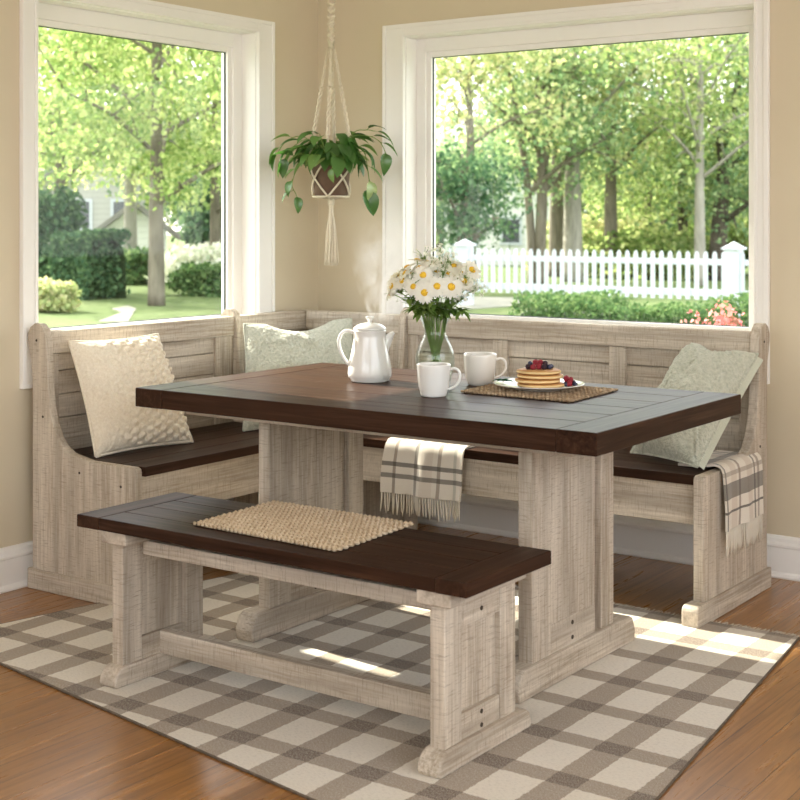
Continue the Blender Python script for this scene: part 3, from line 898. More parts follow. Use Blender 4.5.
MB().tube(smooth_path(sp_), [.029-.0235*min(1, i/19) for i in range(21)], 14, flat=.8).build('spout', M_CHINA, pot, smooth=True)

def mug(label, c, z, hang, mat, R=.0505, H=.096):
    g = thing('mug', label, 'mug', (c[0], c[1], z))
    pr = [(0, .0015), (.030, .0005), (.036, 0), (.0385, .003), (R*.80, .010), (R*.90, .030), (R*.965, .06), (R, .090), (R, H-.0015), (R-.0018, H), (R-.0036, H-.0012), (R-.004, .09), (R*.87, .06), (R*.80, .03), (R*.70, .012), (0, .010)]
    MB().lathe(pr, (c[0], c[1], z), 40).build('body', mat, g, smooth=True)
    MB().lathe([(0, H*.80), (R*.90, H*.80)], (c[0], c[1], z), 32).build('coffee', M_COFFEE, g)
    d = Vector(hang).normalized(); o = Vector((c[0], c[1], z))
    pts = [o+d*r_+Vector((0, 0, zz)) for r_, zz in ((R-.004, .079), (R+.010, .083), (R+.021, .080), (R+.0285, .070), (R+.029, .056), (R+.024, .042), (R+.012, .029), (R*.86, .020))]
    MB().tube(smooth_path(pts), .0042, 10).build('handle', mat, g, smooth=True)
    return g
hr = (RT.x, RT.y, 0)
mug('white mug at the front, standing in front of the flower vase', (1.600, -1.452), zT, (RT+FW*-.25), M_CHINA)
mug('white mug standing beside the placemat, behind the front mug', (1.560, -1.130), zT, (RT+FW*-.1), M_CHINA2, .0525, .099)

# plate, pancakes, berries
plc = (1.799, -1.176); zP = TZ+.0098
pl = thing('plate', 'round white plate holding the pancakes, on the braided placemat', 'plate', (*plc, zP))
MB().lathe([(0, .002), (.075, .001), (.078, 0), (.081, .001), (.084, .004), (.105, .0065), (.132, .0135), (.138, .0155), (.1385, .0175), (.132, .0165), (.105, .0105), (.086, .0075), (.080, .0055), (0, .005)], (*plc, zP), 64).build('dish', M_CHINA2, pl, smooth=True)
def m_pancake():
    t = NT('golden_pancake'); c = t.n('ShaderNodeTexCoord'); sp = t.n('ShaderNodeSeparateXYZ'); t.l(c.outputs['Normal'], sp.inputs[0])
    f = t.noise(t.coord('Object'), 35, 4, .6)
    top = t.ramp(f, [(.3, (.42, .19, .055)), (.7, (.58, .31, .11))])
    az = t.math('ABSOLUTE', sp.outputs[2])
    col = t.mix(t.ramp(az, [(.35, (0,)*3), (.8, (1,)*3)]), (.80, .60, .30), top)
    t.pbsdf(col, .6, t.bump(f, .3, .002), Specular_IOR_Level=.3); return t.m
M_PANC = m_pancake()
plabels = ['pancake at the bottom of the stack, lying on the plate', 'pancake second from the bottom of the stack', 'pancake second from the top of the stack', 'topmost pancake of the stack, carrying the berries']
zp = zP+.0056; rnd = random.Random(2)
pcx, pcy = plc[0]-.002, plc[1]+.004
for k in range(4):
    R_ = (.073, .070, .0705, .068)[k]; h = .0125
    cx, cy = pcx+rnd.uniform(-.004, .004), pcy+rnd.uniform(-.004, .004)
    m = MB().lathe([(0, 0), (R_-.010, 0), (R_-.003, .002), (R_, .006), (R_-.002, .0102), (R_-.010, h), (R_*.5, h+.0006), (0, h+.0008)], (cx, cy, zp), 40)
    for i in range(len(m.v)):
        x, y, z = m.v[i]; a = math.atan2(y-cy, x-cx); s_ = 1+.022*sin(3*a+k)+.012*sin(7*a+2*k)
        m.v[i] = (cx+(x-cx)*s_, cy+(y-cy)*s_, z)
    o = m.build('pancake', M_PANC, smooth=True)
    tag(o, plabels[k], 'pancake', 'pancakes in the stack')
    zp += h+.0009
zTop = zp
M_BLACK = plain('blackberry_skin', (.030, .008, .018), .3, 0)
M_RASP = plain('raspberry_skin', (.30, .020, .035), .38, 0)
M_BLUE = plain('blueberry_skin', (.030, .035, .075), .45, 60, .3)
def drupe(name, c, r, mat, seed):
    m = MB(); rnd = random.Random(seed)
    m.ball(c, r*.80, 8, 6)
    for i in range(26):
        z = 1-2*(i+.5)/26; a = i*2.39996; q = sqrt(1-z*z)
        m.ball((c[0]+q*cos(a)*r*.78, c[1]+q*sin(a)*r*.78, c[2]+z*r*.82), r*.30, 6, 4)
    return m.build(name, mat, smooth=True)
def blueberry(c, r):
    t_ = thing('blueberry', '', 'berry', (c[0], c[1], c[2]-r))
    MB().ball(c, r, 14, 8, (1, 1, .92)).build('skin', M_BLUE, t_, smooth=True)
    MB().lathe([(r*.22, r*.86), (r*.42, r*.90), (r*.40, r*.97), (r*.24, r*.90)], c, 10).build('calyx', M_BLUE, t_, smooth=True)
    return t_
def berry(kind, dx, dz_lat, dd, r, z0, label, group, seed):
    """dx: metres to the viewer's right of the pile centre, dd: metres away from the viewer"""
    p = Vector((pcx, pcy, 0))+RT*dx+FW*dd
    c = (p.x, p.y, z0+r*.93+dz_lat)
    if kind == 'k': o = drupe('blackberry', c, r, M_BLACK, seed); o['category'] = 'berry'
    elif kind == 'r': o = drupe('raspberry', c, r, M_RASP, seed); o['category'] = 'berry'
    else: o = blueberry(c, r)
    o['label'] = label
    if group: o['group'] = group
    return o
g1 = 'berries heaped on the pancakes'
i = 0
for (k, dx, dz, dd, r) in [('k', -.034, 0, -.012, .0088), ('r', -.020, 0, -.022, .0088), ('k', -.019, 0, .008, .009), ('r', -.002, 0, -.012, .0095), ('k', .013, 0, -.022, .0085), ('b', .022, 0, .004, .0085),
                           ('b', .031, 0, -.010, .0082), ('r', .004, 0, .014, .009), ('r', -.011, .0125, -.004, .0090), ('r', .004, .0130, -.002, .0085), ('k', .018, .0105, -.008, .008), ('b', -.027, .0105, .002, .0072), ('b', .038, 0, .006, .0078)]:
    nm = {'k': 'dark blackberry in the heap on top of the pancakes', 'r': 'red raspberry in the heap on top of the pancakes', 'b': 'round dark blueberry in the heap on top of the pancakes'}[k]
    berry(k, dx, dz, dd, r, zTop-.001, nm, g1, i); i += 1
g2 = 'berries beside the stack'
zD = zP+.0085
for (k, dx, dz, dd, r) in [('r', .082, .0145, -.006, .0092), ('r', .090, 0, -.020, .0092), ('k', .085, .0, .002, .009), ('r', .095, .0120, -.010, .0085), ('k', .104, 0, -.006, .009), ('b', .107, 0, -.024, .0078), ('b', .079, 0, -.020, .0072)]:
    nm = {'k': 'dark blackberry on the plate right of the pancakes', 'r': 'red raspberry on the plate right of the pancakes', 'b': 'round blueberry on the plate right of the pancakes'}[k]
    berry(k, dx, dz, dd, r, zD-.001, nm, g2, i+50); i += 1
# garnish leaves at the plate's left
M_MINT = m_leaf('dark_mint', [(0, (.015, .07, .035)), (.5, (.03, .11, .05)), (1, (.06, .16, .07))], .15)
def leaf_blade(m, base, d, length, width, up, droop=.3, fold=.25, nseg=6, tip=1.0):
    """a pointed leaf: starts at base, runs along d, bends down by droop"""
    d = Vector(d).normalized(); up = Vector(up)
    side = d.cross(up)
    side = side.normalized() if side.length > 1e-5 else Vector((1, 0, 0))
    nn = side.cross(d).normalized()
    rows = []
    for i in range(nseg+1):
        t = i/nseg
        w = width*(sin(pi*min(1, t**.75))**.8 if 0 < t < 1 else 0)
        p = Vector(base)+d*(length*(t-.12*droop*t*t))-nn*(droop*length*t*t*.6)
        rows.append((p-side*w*.5+nn*w*fold*.5, p.copy(), p+side*w*.5+nn*w*fold*.5))
    b0 = len(m.v)
    for r_ in rows: m.v += [tuple(x) for x in r_]
    for i in range(nseg):
        a = b0+i*3
        m.f.append((a, a+1, a+4, a+3)); m.f.append((a+1, a+2, a+5, a+4))
g = thing('mint_sprig', 'dark green mint sprig on the left rim of the plate', 'herb', tuple(Vector((plc[0], plc[1], zP+.021))-RT*.108))
m = MB(); o = Vector(g.location); rnd = random.Random(8)
for k in range(9):
    a = k*2.4; d = Vector((cos(a), sin(a), rnd.uniform(.2, .7)))
    leaf_blade(m, o+Vector((rnd.uniform(-.014, .014), rnd.uniform(-.014, .014), .003)), d, rnd.uniform(.022, .032), .018, (0, 0, 1), .6, .3)
m.build('leaves', M_MINT, g, smooth=True)
MB().tube([o-RT*.02+Vector((0, 0, .001)), o+Vector((0, 0, .003)), o+RT*.022+Vector((0, 0, .002))], .0011, 5).build('stem', M_MINT, g)
# ================================================================== VASE AND DAISIES
VD = 4.37
vc = at(435, 386, VD); vx, vy = vc.x, vc.y
vs_ = thing('vase', 'clear curved glass vase of water holding the daisies', 'vase', (vx, vy, zT))
outer = [(0, 0), (.040, 0), (.046, .003), (.049, .012), (.0545, .035), (.0605, .062), (.0625, .085), (.0600, .108), (.0515, .130), (.0405, .150), (.0350, .165), (.0345, .178), (.0385, .195), (.0455, .210), (.0500, .219)]
inner = [(r-.0025 if r else 0, z+.004 if z < .02 else z) for r, z in outer]
MB().lathe(outer+[(.0492, .2205)]+inner[::-1][:-1]+[(0, .006)], (vx, vy, zT), 48).build('glass', M_VGLASS, vs_, smooth=True)
def m_water():
    t = NT('vase_water'); tr = t.n('ShaderNodeBsdfTransparent'); tr.inputs[0].default_value = (.96, .98, .965, 1)
    gl = t.n('ShaderNodeBsdfGlossy'); gl.inputs['Roughness'].default_value = .02; 
    mx = t.n('ShaderNodeMixShader'); mx.inputs[0].default_value = .015; t.l(tr.outputs[0], mx.inputs[1]); t.l(gl.outputs[0], mx.inputs[2]); t.l(mx.outputs[0], t.out.inputs[0]); return t.m
MB().lathe([(0, .008), (.042, .009), (.0475, .020), (.0575, .062), (.0595, .085), (.0575, .105), (.0535, .116), (0, .116)], (vx, vy, zT), 40).build('water', m_water(), vs_, smooth=True)

M_PETAL = m_leaf('daisy_petals', [(0, (.88, .875, .86)), (1, (.94, .935, .925))], .42)
M_DISC = plain('daisy_yellow_disc', (.78, .46, .03), .8, 400, .4)
M_STEM = m_leaf('flower_stems', [(0, (.16, .27, .07)), (1, (.26, .38, .12))], .2)
M_FLEAF = m_leaf('bouquet_leaves', [(0, (.09, .18, .035)), (.5, (.16, .28, .06)), (1, (.28, .40, .12))], .4)
def stem_path(head, seed):
    rnd = random.Random(seed)
    h = Vector(head); off = Vector((h.x-vx, h.y-vy, 0))
    d = off.normalized() if off.length > .004 else Vector((1, 0, 0))
    neck = Vector((vx, vy, zT+.170))+d*min(.026, off.length*.35+.006)+Vector((rnd.uniform(-.004, .004), rnd.uniform(-.004, .004), 0))
    foot = Vector((vx, vy, zT+.014+rnd.uniform(0, .012)))-d*rnd.uniform(.008, .034)+Vector((rnd.uniform(-.008, .008), rnd.uniform(-.008, .008), 0))
    rim = Vector((vx, vy, zT+.222))+d*min(.040, off.length*.6+.004)
    return smooth_path([foot, foot.lerp(neck, .5), neck, rim, rim.lerp(h, .55)+Vector((0, 0, .010)), h], 3)
def daisy(u, v, D, rad, face, label, seed, group=None):
    h = at(u, v, D); rnd = random.Random(seed)
    g = thing('daisy', label, 'flower', tuple(h), group)
    sp = stem_path(h, seed)
    MB().tube(sp, .0016, 5).build('stem', M_STEM, g, smooth=True)
    n = Vector(face).normalized(); ax = n.orthogonal().normalized(); ay = n.cross(ax)
    m = MB(); np_ = 17
    for layer in range(2):
        for k in range(np_):
            a = 2*pi*(k+.5*layer)/np_+rnd.uniform(-.07, .07)
            d = (ax*cos(a)+ay*sin(a)+n*rnd.uniform(-.08, .16)).normalized()
            leaf_blade(m, h+d*rad*.18+n*.001*layer, d, rad*rnd.uniform(.76, .90), rad*.30, n, .25, .12, 5)
    m.build('petals', M_PETAL, g, smooth=True)
    m = MB(); b0 = len(m.v)
    m.lathe([(rad*.30, -rad*.04), (rad*.32, rad*.03), (rad*.26, rad*.13), (rad*.14, rad*.18), (0, rad*.19)], (0, 0, 0), 16)
    for i in range(len(m.v)):
        x, y, z = m.v[i]; m.v[i] = tuple(h+ax*x+ay*y+n*z)
    m.build('disc', M_DISC, g, smooth=True)
    m = MB(); K = len(sp)
    for k in range(6):
        p = sp[int(K*rnd.uniform(.60, .90))]; a = rnd.uniform(0, 2*pi)
        leaf_blade(m, p, (cos(a), sin(a), rnd.uniform(-.2, .7)), rnd.uniform(.028, .05), rnd.uniform(.009, .015), (0, 0, 1), .6, .3)
    m.build('leaves', M_FLEAF, g, smooth=True)
bk = -FW + Vector((0, 0, .35))
for (u, v, dD, rp, face, lab) in [
    (423.0, 275.0, -.075, 9.6, bk+RT*-.1, 'daisy at the upper middle of the bouquet, facing the room'),
    (413.4, 286.6, -.085, 8.8, bk+RT*-.35, 'daisy facing the room above the coffee pot side of the bouquet'),
    (424.4, 292.6, -.100, 10.2, bk+RT*-.05+Vector((0, 0, -.2)), 'lowest forward-facing daisy, just above the green leaves'),
    (437.0, 286.4, -.100, 10.2, bk+RT*.05, 'daisy in the very centre of the bouquet, facing the room'),
    (451.2, 287.0, -.095, 11.2, bk+RT*.2, 'largest daisy facing the room, beside the centre one on the window side'),
    (472.0, 270.0, -.030, 10.5, bk+RT*.7+Vector((0, 0, .4)), 'daisy at the far right edge of the bouquet, tilted towards the window'),
    (391.8, 286.2, -.035, 9.0, bk*.6+RT*-.9, 'outermost daisy on the left side of the bouquet'),
    (402.4, 281.0, -.060, 9.0, bk*.8+RT*-.8+Vector((0, 0, .3)), 'daisy turned sideways, second from the left edge of the bouquet'),
    (449.0, 274.0, -.030, 9.0, bk*.6+RT*.1+Vector((0, 0, 1.0)), 'daisy looking upward above the largest daisy'),
    (462.0, 273.5, -.020, 9.2, bk*.7+RT*.5+Vector((0, 0, .8)), 'daisy looking upward next to the one at the far right edge'),
    (437.0, 272.0, -.030, 8.5, bk*.5+Vector((0, 0, 1)), 'small daisy looking upward above the centre of the bouquet')]:
    daisy(u, v, VD+dD, 1.14*rp*VD/FPX, face, lab, int(u*7+v))
for (u, v, dD, rp, face) in [(417, 260, .0, 9, (.0, .1, 1)), (407, 267, -.02, 9.5, (-.4, -.3, 1)), (399, 275, -.01, 9, (-.8, -.2, .8)), (427, 262, .02, 9, (.1, .3, 1)), (411, 274, -.03, 9, (-.3, -.6, 1)), (395, 279, .02, 8.5, (-.9, .2, .6)), (431, 279, .0, 8.5, (.1, -.3, 1)), (443, 264, .05, 9, (.4, .6, 1)), (419, 268, -.05, 9.5, (-.2, -.7, .8)), (405, 273, -.06, 9, (-.6, -.6, .6)), (431, 266, -.04, 9.5, (.0, -.7, .9)), (454, 266, .0, 9.5, (.4, -.5, 1)), (464, 281, -.05, 9, (.8, -.5, .5)), (390, 293, -.02, 8, (-.9, -.3, .3))]:
    daisy(u, v, VD+dD, 1.16*rp*VD/FPX, face, 'white daisy turned up or away, in the back and left of the bouquet', int(u*11+v), 'daisies turned away')
M_FILL = m_leaf('filler_florets', [(0, (.82, .83, .77)), (1, (.92, .92, .89))], .4)
for (u, v, dD) in [(440, 254, .02), (449, 260, .0), (443, 268, -.05), (466, 277, -.05), (405, 276, -.06), (430, 268, -.05), (457, 281, -.06), (396, 290, -.03), (433, 264, -.02), (469, 286, -.02), (473, 280, .03), (461, 297, -.05), (476, 288, .0), (455, 268, .04), (424, 256, .03)]:
    h = at(u, v, VD+dD); rnd = random.Random(int(u+v*3))
    g = thing('filler_sprig', 'airy sprig of tiny white florets among the daisies', 'flower', tuple(h), 'filler sprigs')
    sp = stem_path(h, int(u*3)); m = MB().tube(sp, .0011, 5); fl = MB()
    for k in range(30):
        d = Vector((rnd.gauss(0, 1), rnd.gauss(0, 1), rnd.gauss(.3, .9))).normalized()
        tip = h+d*rnd.uniform(.010, .038)
        m.tube([sp[-3], h.lerp(tip, .4), tip], .0005, 4)
        for q in range(5):
            a = q*2*pi/5; ax = d.orthogonal().normalized(); ay = d.cross(ax)
            leaf_blade(fl, tip, ax*cos(a)+ay*sin(a)+d*.3, .0078, .0048, d, .2, .1, 2)
    m.build('stem', M_STEM, g); fl.build('florets', M_FILL, g)
M_GREEN = M_FLEAF
for k, (u, v, dD) in enumerate([(409, 299, -.03), (418, 305, -.06), (433, 302, -.08), (446, 304, -.07), (457, 303, -.04), (463, 312, -.02), (426, 312, -.03), (440, 312, -.05), (413, 310, .03), (452, 298, .05), (430, 297, .05)]):
    h = at(u, v, VD+dD); rnd = random.Random(k*5+1)
    g = thing('greenery_stem', 'leafy green stem below the daisy heads', 'foliage stem', tuple(h), 'greenery in the bouquet')
    sp = stem_path(h, k*17+3); MB().tube(sp, .0015, 5).build('stem', M_STEM, g)
    m = MB(); K = len(sp)
    for j in range(17):
        p = sp[min(K-1, int(K*rnd.uniform(.62, 1)))]; a = rnd.uniform(0, 2*pi)
        leaf_blade(m, p, (cos(a), sin(a), rnd.uniform(-.3, .8)), rnd.uniform(.030, .052), rnd.uniform(.013, .021), (0, 0, 1), .7, .3)
    m.build('leaves', M_GREEN, g, smooth=True)

# ================================================================== HANGING PLANT
M_CORD = plain('cotton_macrame_cord', (.68, .60, .47), .95, 260, .12)
M_POT = plain('brown_clay_pot', (.125, .072, .045), .7, 30, .15)
M_SOIL = plain('potting_soil', (.035, .024, .016), .95, 60, .3)
M_POTHOS = m_leaf('pothos_leaves', [(0, (.04, .12, .02)), (.6, (.08, .20, .04)), (.88, (.17, .30, .07)), (1, (.36, .46, .18))], .35, .07)
HX, HY = .345, -.345
HD = (Vector((HX, HY, 0))-CAM).dot(FW)
def hz(v): return CAM.z-(v-HOR)*HD/FPX
pz0, pz1 = hz(196), hz(163)
pp = thing('hanging_plant', 'trailing green pothos in a brown clay pot hanging in the room corner', 'potted plant', (HX, HY, pz0))
MB().lathe([(0, 0), (.066, 0), (.069, .004), (.079, pz1-pz0-.022), (.083, pz1-pz0-.020), (.084, pz1-pz0), (.078, pz1-pz0), (.075, pz1-pz0-.02), (0, pz1-pz0-.022)], (HX, HY, pz0), 40).build('pot', M_POT, pp, smooth=True)
MB().lathe([(.0755, pz1-pz0-.018), (.04, pz1-pz0-.011), (0, pz1-pz0-.010)], (HX, HY, pz0), 24).build('soil', M_SOIL, pp, smooth=True)
rnd = random.Random(21); st = MB(); lf = MB()
top = Vector((HX, HY, pz1-.01))
def pothos_leaf(p, d, L):
    leaf_blade(lf, p, d, L, L*.57, (rnd.uniform(-.3, .3), rnd.uniform(-.3, .3), 1), rnd.uniform(.5, 1.1), rnd.uniform(.15, .4), 7)
for k in range(84):                       # upright and arching leaves on their own petioles
    a = k*2.39996+rnd.uniform(-.3, .3); rr = rnd.uniform(.01, .055)
    el = rnd.uniform(.15, 1.35); ln = rnd.uniform(.04, .13)
    b0 = top+Vector((cos(a)*rr, sin(a)*rr, 0))
    d = Vector((cos(a)*cos(el), sin(a)*cos(el), sin(el)))
    tip = b0+d*ln+Vector((0, 0, .015))
    st.tube(smooth_path([b0, b0+d*ln*.5+Vector((0, 0, .02)), tip], 3), .0016, 5)
    d2 = Vector((cos(a)*.95, sin(a)*.95, rnd.uniform(-.7, .35)))
    pothos_leaf(tip, d2, rnd.uniform(.075, .115))
def trail(pix, leaves, seed):
    r_ = random.Random(seed)
    pts = [top]+[at(u, v, HD+dd) for u, v, dd in pix]
    sp = smooth_path(pts, 6); st.tube(sp, .0017, 5)
    for (t, L, du, dv) in leaves:
        p = sp[int(t*(len(sp)-1))]; d = RT*du+Vector((0, 0, dv))+FW*r_.uniform(-.5, .1)
        q = p+d.normalized()*.012; st.tube([p, q], .0012, 4); pothos_leaf(q, d, L)
trail([(352, 146, -.06), (364, 152, -.09), (368, 172, -.10), (370, 188, -.10)], [(.5, .07, .9, -.6), (.62, .08, -.6, -.8), (.7, .085, .8, -.5), (.85, .10, .3, -1), (.97, .115, -.25, -1), (1, .105, .15, -1)], 1)
trail([(350, 138, -.03), (368, 136, -.03), (380, 142, -.04), (386, 154, -.05)], [(.55, .08, .8, .1), (.75, .085, 1, -.3), (.95, .09, .15, -1)], 2)
trail([(312, 140, -.05), (294, 146, -.08), (284, 160, -.09)], [(.5, .09, -.9, .1), (.7, .09, -.8, -.5), (.9, .08, -.3, -1), (1, .07, -.5, -.8)], 3)
trail([(310, 158, -.06), (298, 168, -.08), (292, 184, -.09), (296, 194, -.09)], [(.5, .06, -.9, -.3), (.7, .065, -.5, -.8), (.9, .06, -.9, -.5), (1, .07, .3, -1)], 4)
trail([(306, 138, .02), (288, 140, .03), (278, 152, .03)], [(.6, .085, -.9, .2), (.85, .09, -.8, -.5), (1, .07, -.6, -.8)], 6)
trail([(332, 160, -.11), (332, 172, -.10)], [(.8, .06, -.1, -1)], 7)
trail([(352, 134, -.02), (366, 130, -.02), (374, 131, -.02)], [(.7, .08, .8, .5), (1, .095, 1, -.15)], 8)
st.build('stems', M_STEM, pp, smooth=True); lf.build('foliage', M_POTHOS, pp, smooth=True)

mh = thing('macrame_hanger', 'cream macrame plant hanger with a long tassel, hung from the ceiling', 'plant hanger', (HX, HY, hz(265)))
def twist(m, a, b_, r, n=16, strands=2, amp=.8, turns=None, rnd_=None):
    a, b_ = Vector(a), Vector(b_); d = (b_-a); L = d.length; d.normalize(); x = d.orthogonal().normalized(); y = d.cross(x)
    turns = turns or L/(r*9)
    n = max(6, int(turns*8))
    for s_ in range(strands):
        m.tube([a+(b_-a)*(k/n)+(x*cos(2*pi*(turns*k/n+s_/strands))+y*sin(2*pi*(turns*k/n+s_/strands)))*r*amp for k in range(n+1)], r*.72, 6)
m = MB(); C0 = Vector((HX, HY, 0))
twist(m, C0+Vector((0, 0, CH-.03)), C0+Vector((0, 0, hz(8))), .006, strands=3)
m.build('top_cord', M_CORD, mh, smooth=True)
MB().tube([C0+Vector((0, 0, CH)), C0+Vector((0, 0, CH-.012)), C0+Vector((.012, 0, CH-.024)), C0+Vector((0, 0, CH-.036)), C0+Vector((-.008, 0, CH-.028))], .0025, 8).build('ceiling_hook', plain('brass_hook', (.5, .36, .15), .3, Metallic=1.0), mh, smooth=True)
m = MB(); rnd = random.Random(4)
for k in range(7):
    z = hz(4+k*6.2); r_ = .012 if k in (0, 1, 2) else .0105
    m.tube([C0+Vector((r_*cos(a_*2*pi/12), r_*sin(a_*2*pi/12), z+.006*sin(a_+k))) for a_ in range(13)], .0065, 6)
m.tube([C0+Vector((0, 0, hz(0))), C0+Vector((0, 0, hz(50)))], .011, 8)
m.build('gathering_knot', M_CORD, mh, smooth=True)
tops = []
for k in range(4):
    a = radians(YAW)+pi*.5*k+radians(-97)
    rim = C0+Vector((cos(a)*.092, sin(a)*.092, hz(160)))
    c_ = C0+Vector((cos(a)*.012, sin(a)*.012, hz(48)))
    m = MB(); mid = c_.lerp(rim, .35)
    twist(m, c_, mid, .0035, strands=3, amp=1.2, turns=1.2)
    twist(m, mid, c_.lerp(rim, .8), .0062, strands=2, amp=.8)
    twist(m, c_.lerp(rim, .8), rim, .0035, strands=3, amp=1.1, turns=1)
    m.build('strand', M_CORD, mh, smooth=True); tops.append((a, rim))
m = MB()
for k, (a, rim) in enumerate(tops):
    for sgn in (-1, 1):
        pth = []
        for q in range(13):
            t = q/12; ang = a+sgn*t*pi*.5*1.0
            z = hz(160)+(pz0-.004-hz(160))*t
            rr = .0905-.0155*t
            pth.append(C0+Vector((cos(ang)*rr, sin(ang)*rr, z)))
        m.tube(pth, .0042, 6)
    # from the crossing points under the pot to the knot
    ang = a+pi*.25*0
    for sgn in (0,):
        e = C0+Vector((cos(a)*.073, sin(a)*.073, pz0-.004)); m.tube([e, C0+Vector((cos(a)*.035, sin(a)*.035, pz0-.008)), C0+Vector((0, 0, pz0-.014))], .0042, 6)
for k in range(25):
    pass
m.tube([C0+Vector((cos(2*pi*k/24)*.0735, sin(2*pi*k/24)*.0735, pz0-.003)) for k in range(25)], .0042, 6)
m.build('net', M_CORD, mh, smooth=True)
m = MB()
for k in range(4):
    z = pz0-.012-k*.007
    m.tube([C0+Vector((.010*cos(a_*2*pi/12), .010*sin(a_*2*pi/12), z)) for a_ in range(13)], .0052, 6)
for k in range(38):
    a = rnd.uniform(0, 2*pi); r1, r2 = rnd.uniform(.002, .009), rnd.uniform(.008, .032)
    zb = hz(265)+rnd.uniform(-.006, .012)
    ztp = pz0-.014
    m.tube(smooth_path([C0+Vector((cos(a)*r1, sin(a)*r1, ztp)), C0+Vector((cos(a)*r1*1.3, sin(a)*r1*1.3, ztp-.05)), C0+Vector((cos(a+.4)*(r1+r2)*.55, sin(a+.4)*(r1+r2)*.55, (ztp+zb)*.5)), C0+Vector((cos(a+.2)*r2, sin(a+.2)*r2, zb))], 4), .0027, 5)
m.build('tassel', M_CORD, mh, smooth=True)

# ================================================================== STEAM over the spout
def m_steam():
    t = NT('rising_steam'); c = t.coord('Object', (9, 9, 5)); f = t.noise(c, 1.6, 4, .6, 1.2)
    gc = t.n('ShaderNodeTexCoord'); sp = t.n('ShaderNodeSeparateXYZ'); t.l(gc.outputs['Generated'], sp.inputs[0])
    def edge(s_):   # fades towards the sides
        d = t.math('ABSOLUTE', t.math('SUBTRACT', s_, .5)); return t.math('MAXIMUM', t.math('SUBTRACT', 1.0, t.math('MULTIPLY', d, 2.1)), 0.0)
    fade = t.math('MULTIPLY', edge(sp.outputs[0]), edge(sp.outputs[1]))
    zf = t.math('MINIMUM', t.math('MULTIPLY', sp.outputs[2], 6.0), t.math('MULTIPLY', t.math('SUBTRACT', 1.0, sp.outputs[2]), 1.6))
    d = t.math('MULTIPLY', t.math('MAXIMUM', t.math('SUBTRACT', f, .44), 0.0), t.math('MULTIPLY', fade, zf))
    v = t.n('ShaderNodeVolumePrincipled'); v.inputs['Color'].default_value = (1, 1, 1, 1); v.inputs['Anisotropy'].default_value = .2
    t.l(t.math('MULTIPLY', d, 200.0), v.inputs['Density']); t.l(v.outputs[0], t.out.inputs['Volume']); return t.m
s0 = P0-hdir*.085+Vector((0, 0, .165))
m = MB()
m.lathe([(0, 0), (.018, .004), (.045, .05), (.080, .13), (.105, .22), (.105, .29), (.07, .35), (0, .37)], tuple(s0+RT*-.045), 20)
stm = m.build('steam', m_steam(), smooth=True)
tag(stm, 'faint steam rising from the spout of the coffee pot', 'steam', kind='stuff')
# ================================================================== OUTDOORS
GZ = -.25
def ground():
    m = MB()
    m.grid(lambda u, v: (-90+130*u, WT+110*v, GZ), 40, 40)
    m.grid(lambda u, v: (-90+(90-WT)*u, -30+(30+WT)*v, GZ), 30, 20)
    o = m.build('ground', M_LAWN, origin=(0, 0, GZ)); struct(o)
ground()
def pathslab(name, px, z=.012):
    pts = [bp(u, v, z=GZ) for u, v in px]
    m = MB().prism([(p.x, p.y) for p in pts], 'z', GZ-.05, GZ+z)
    struct(m.build(name, M_PATH, fixn=True))
pathslab('path', [(430, 312), (520, 306), (520, 298), (430, 296)])
pathslab('path', [(98, 322), (122, 313), (112, 309), (128, 306), (136, 309), (128, 322)])

def rot_leaves(P, size, rng, flat=.0):
    """one folded leaf (two quads' worth as one quad bent) per point, random attitude"""
    n = len(P); N = rng.normal(size=(n, 3)); N[:, 2] = np.abs(N[:, 2])+flat; N /= np.linalg.norm(N, axis=1)[:, None]
    T = rng.normal(size=(n, 3)); T -= N*(T*N).sum(1)[:, None]; T /= np.linalg.norm(T, axis=1)[:, None]; Bv = np.cross(N, T)
    s = size*rng.uniform(.65, 1.35, n)[:, None]
    a = P-T*s*.5; c = P+T*s*.55; b = P+Bv*s*.36+N*s*.10; d = P-Bv*s*.36+N*s*.10
    V = np.stack([a, b, c, d], 1).reshape(-1, 3); Q = np.arange(4*n).reshape(n, 4)
    return V, Q
def plant(name, label, cat, base, clumps, nleaf, lsize, mat, seed, sticks=None, barkm=None, group=None):
    """clumps: list of (centre, sigma xyz, weight)"""
    rng = np.random.default_rng(seed)
    root = thing(name, label, cat, tuple(base), group)
    w = np.array([c[2] for c in clumps], float); w /= w.sum()
    idx = rng.choice(len(clumps), nleaf, p=w)
    cen = np.array([tuple(c[0]) for c in clumps])[idx]; sg = np.array([c[1] for c in clumps])[idx]
    g = rng.normal(size=(nleaf, 3)); g /= np.maximum(1, np.linalg.norm(g, axis=1)/1.9)[:, None]
    P = cen+g*sg
    P[:, 2] = np.maximum(P[:, 2], GZ+.03)
    V, Q = rot_leaves(P, lsize, rng); fast_mesh('foliage', V, Q, mat, root)
    if sticks:
        m = MB()
        for pts, r0, r1 in sticks:
            k = len(pts); m.tube(pts, [r0+(r1-r0)*i/(k-1) for i in range(k)], 7)
        m.build('trunk', barkm, root, smooth=True)
    return root
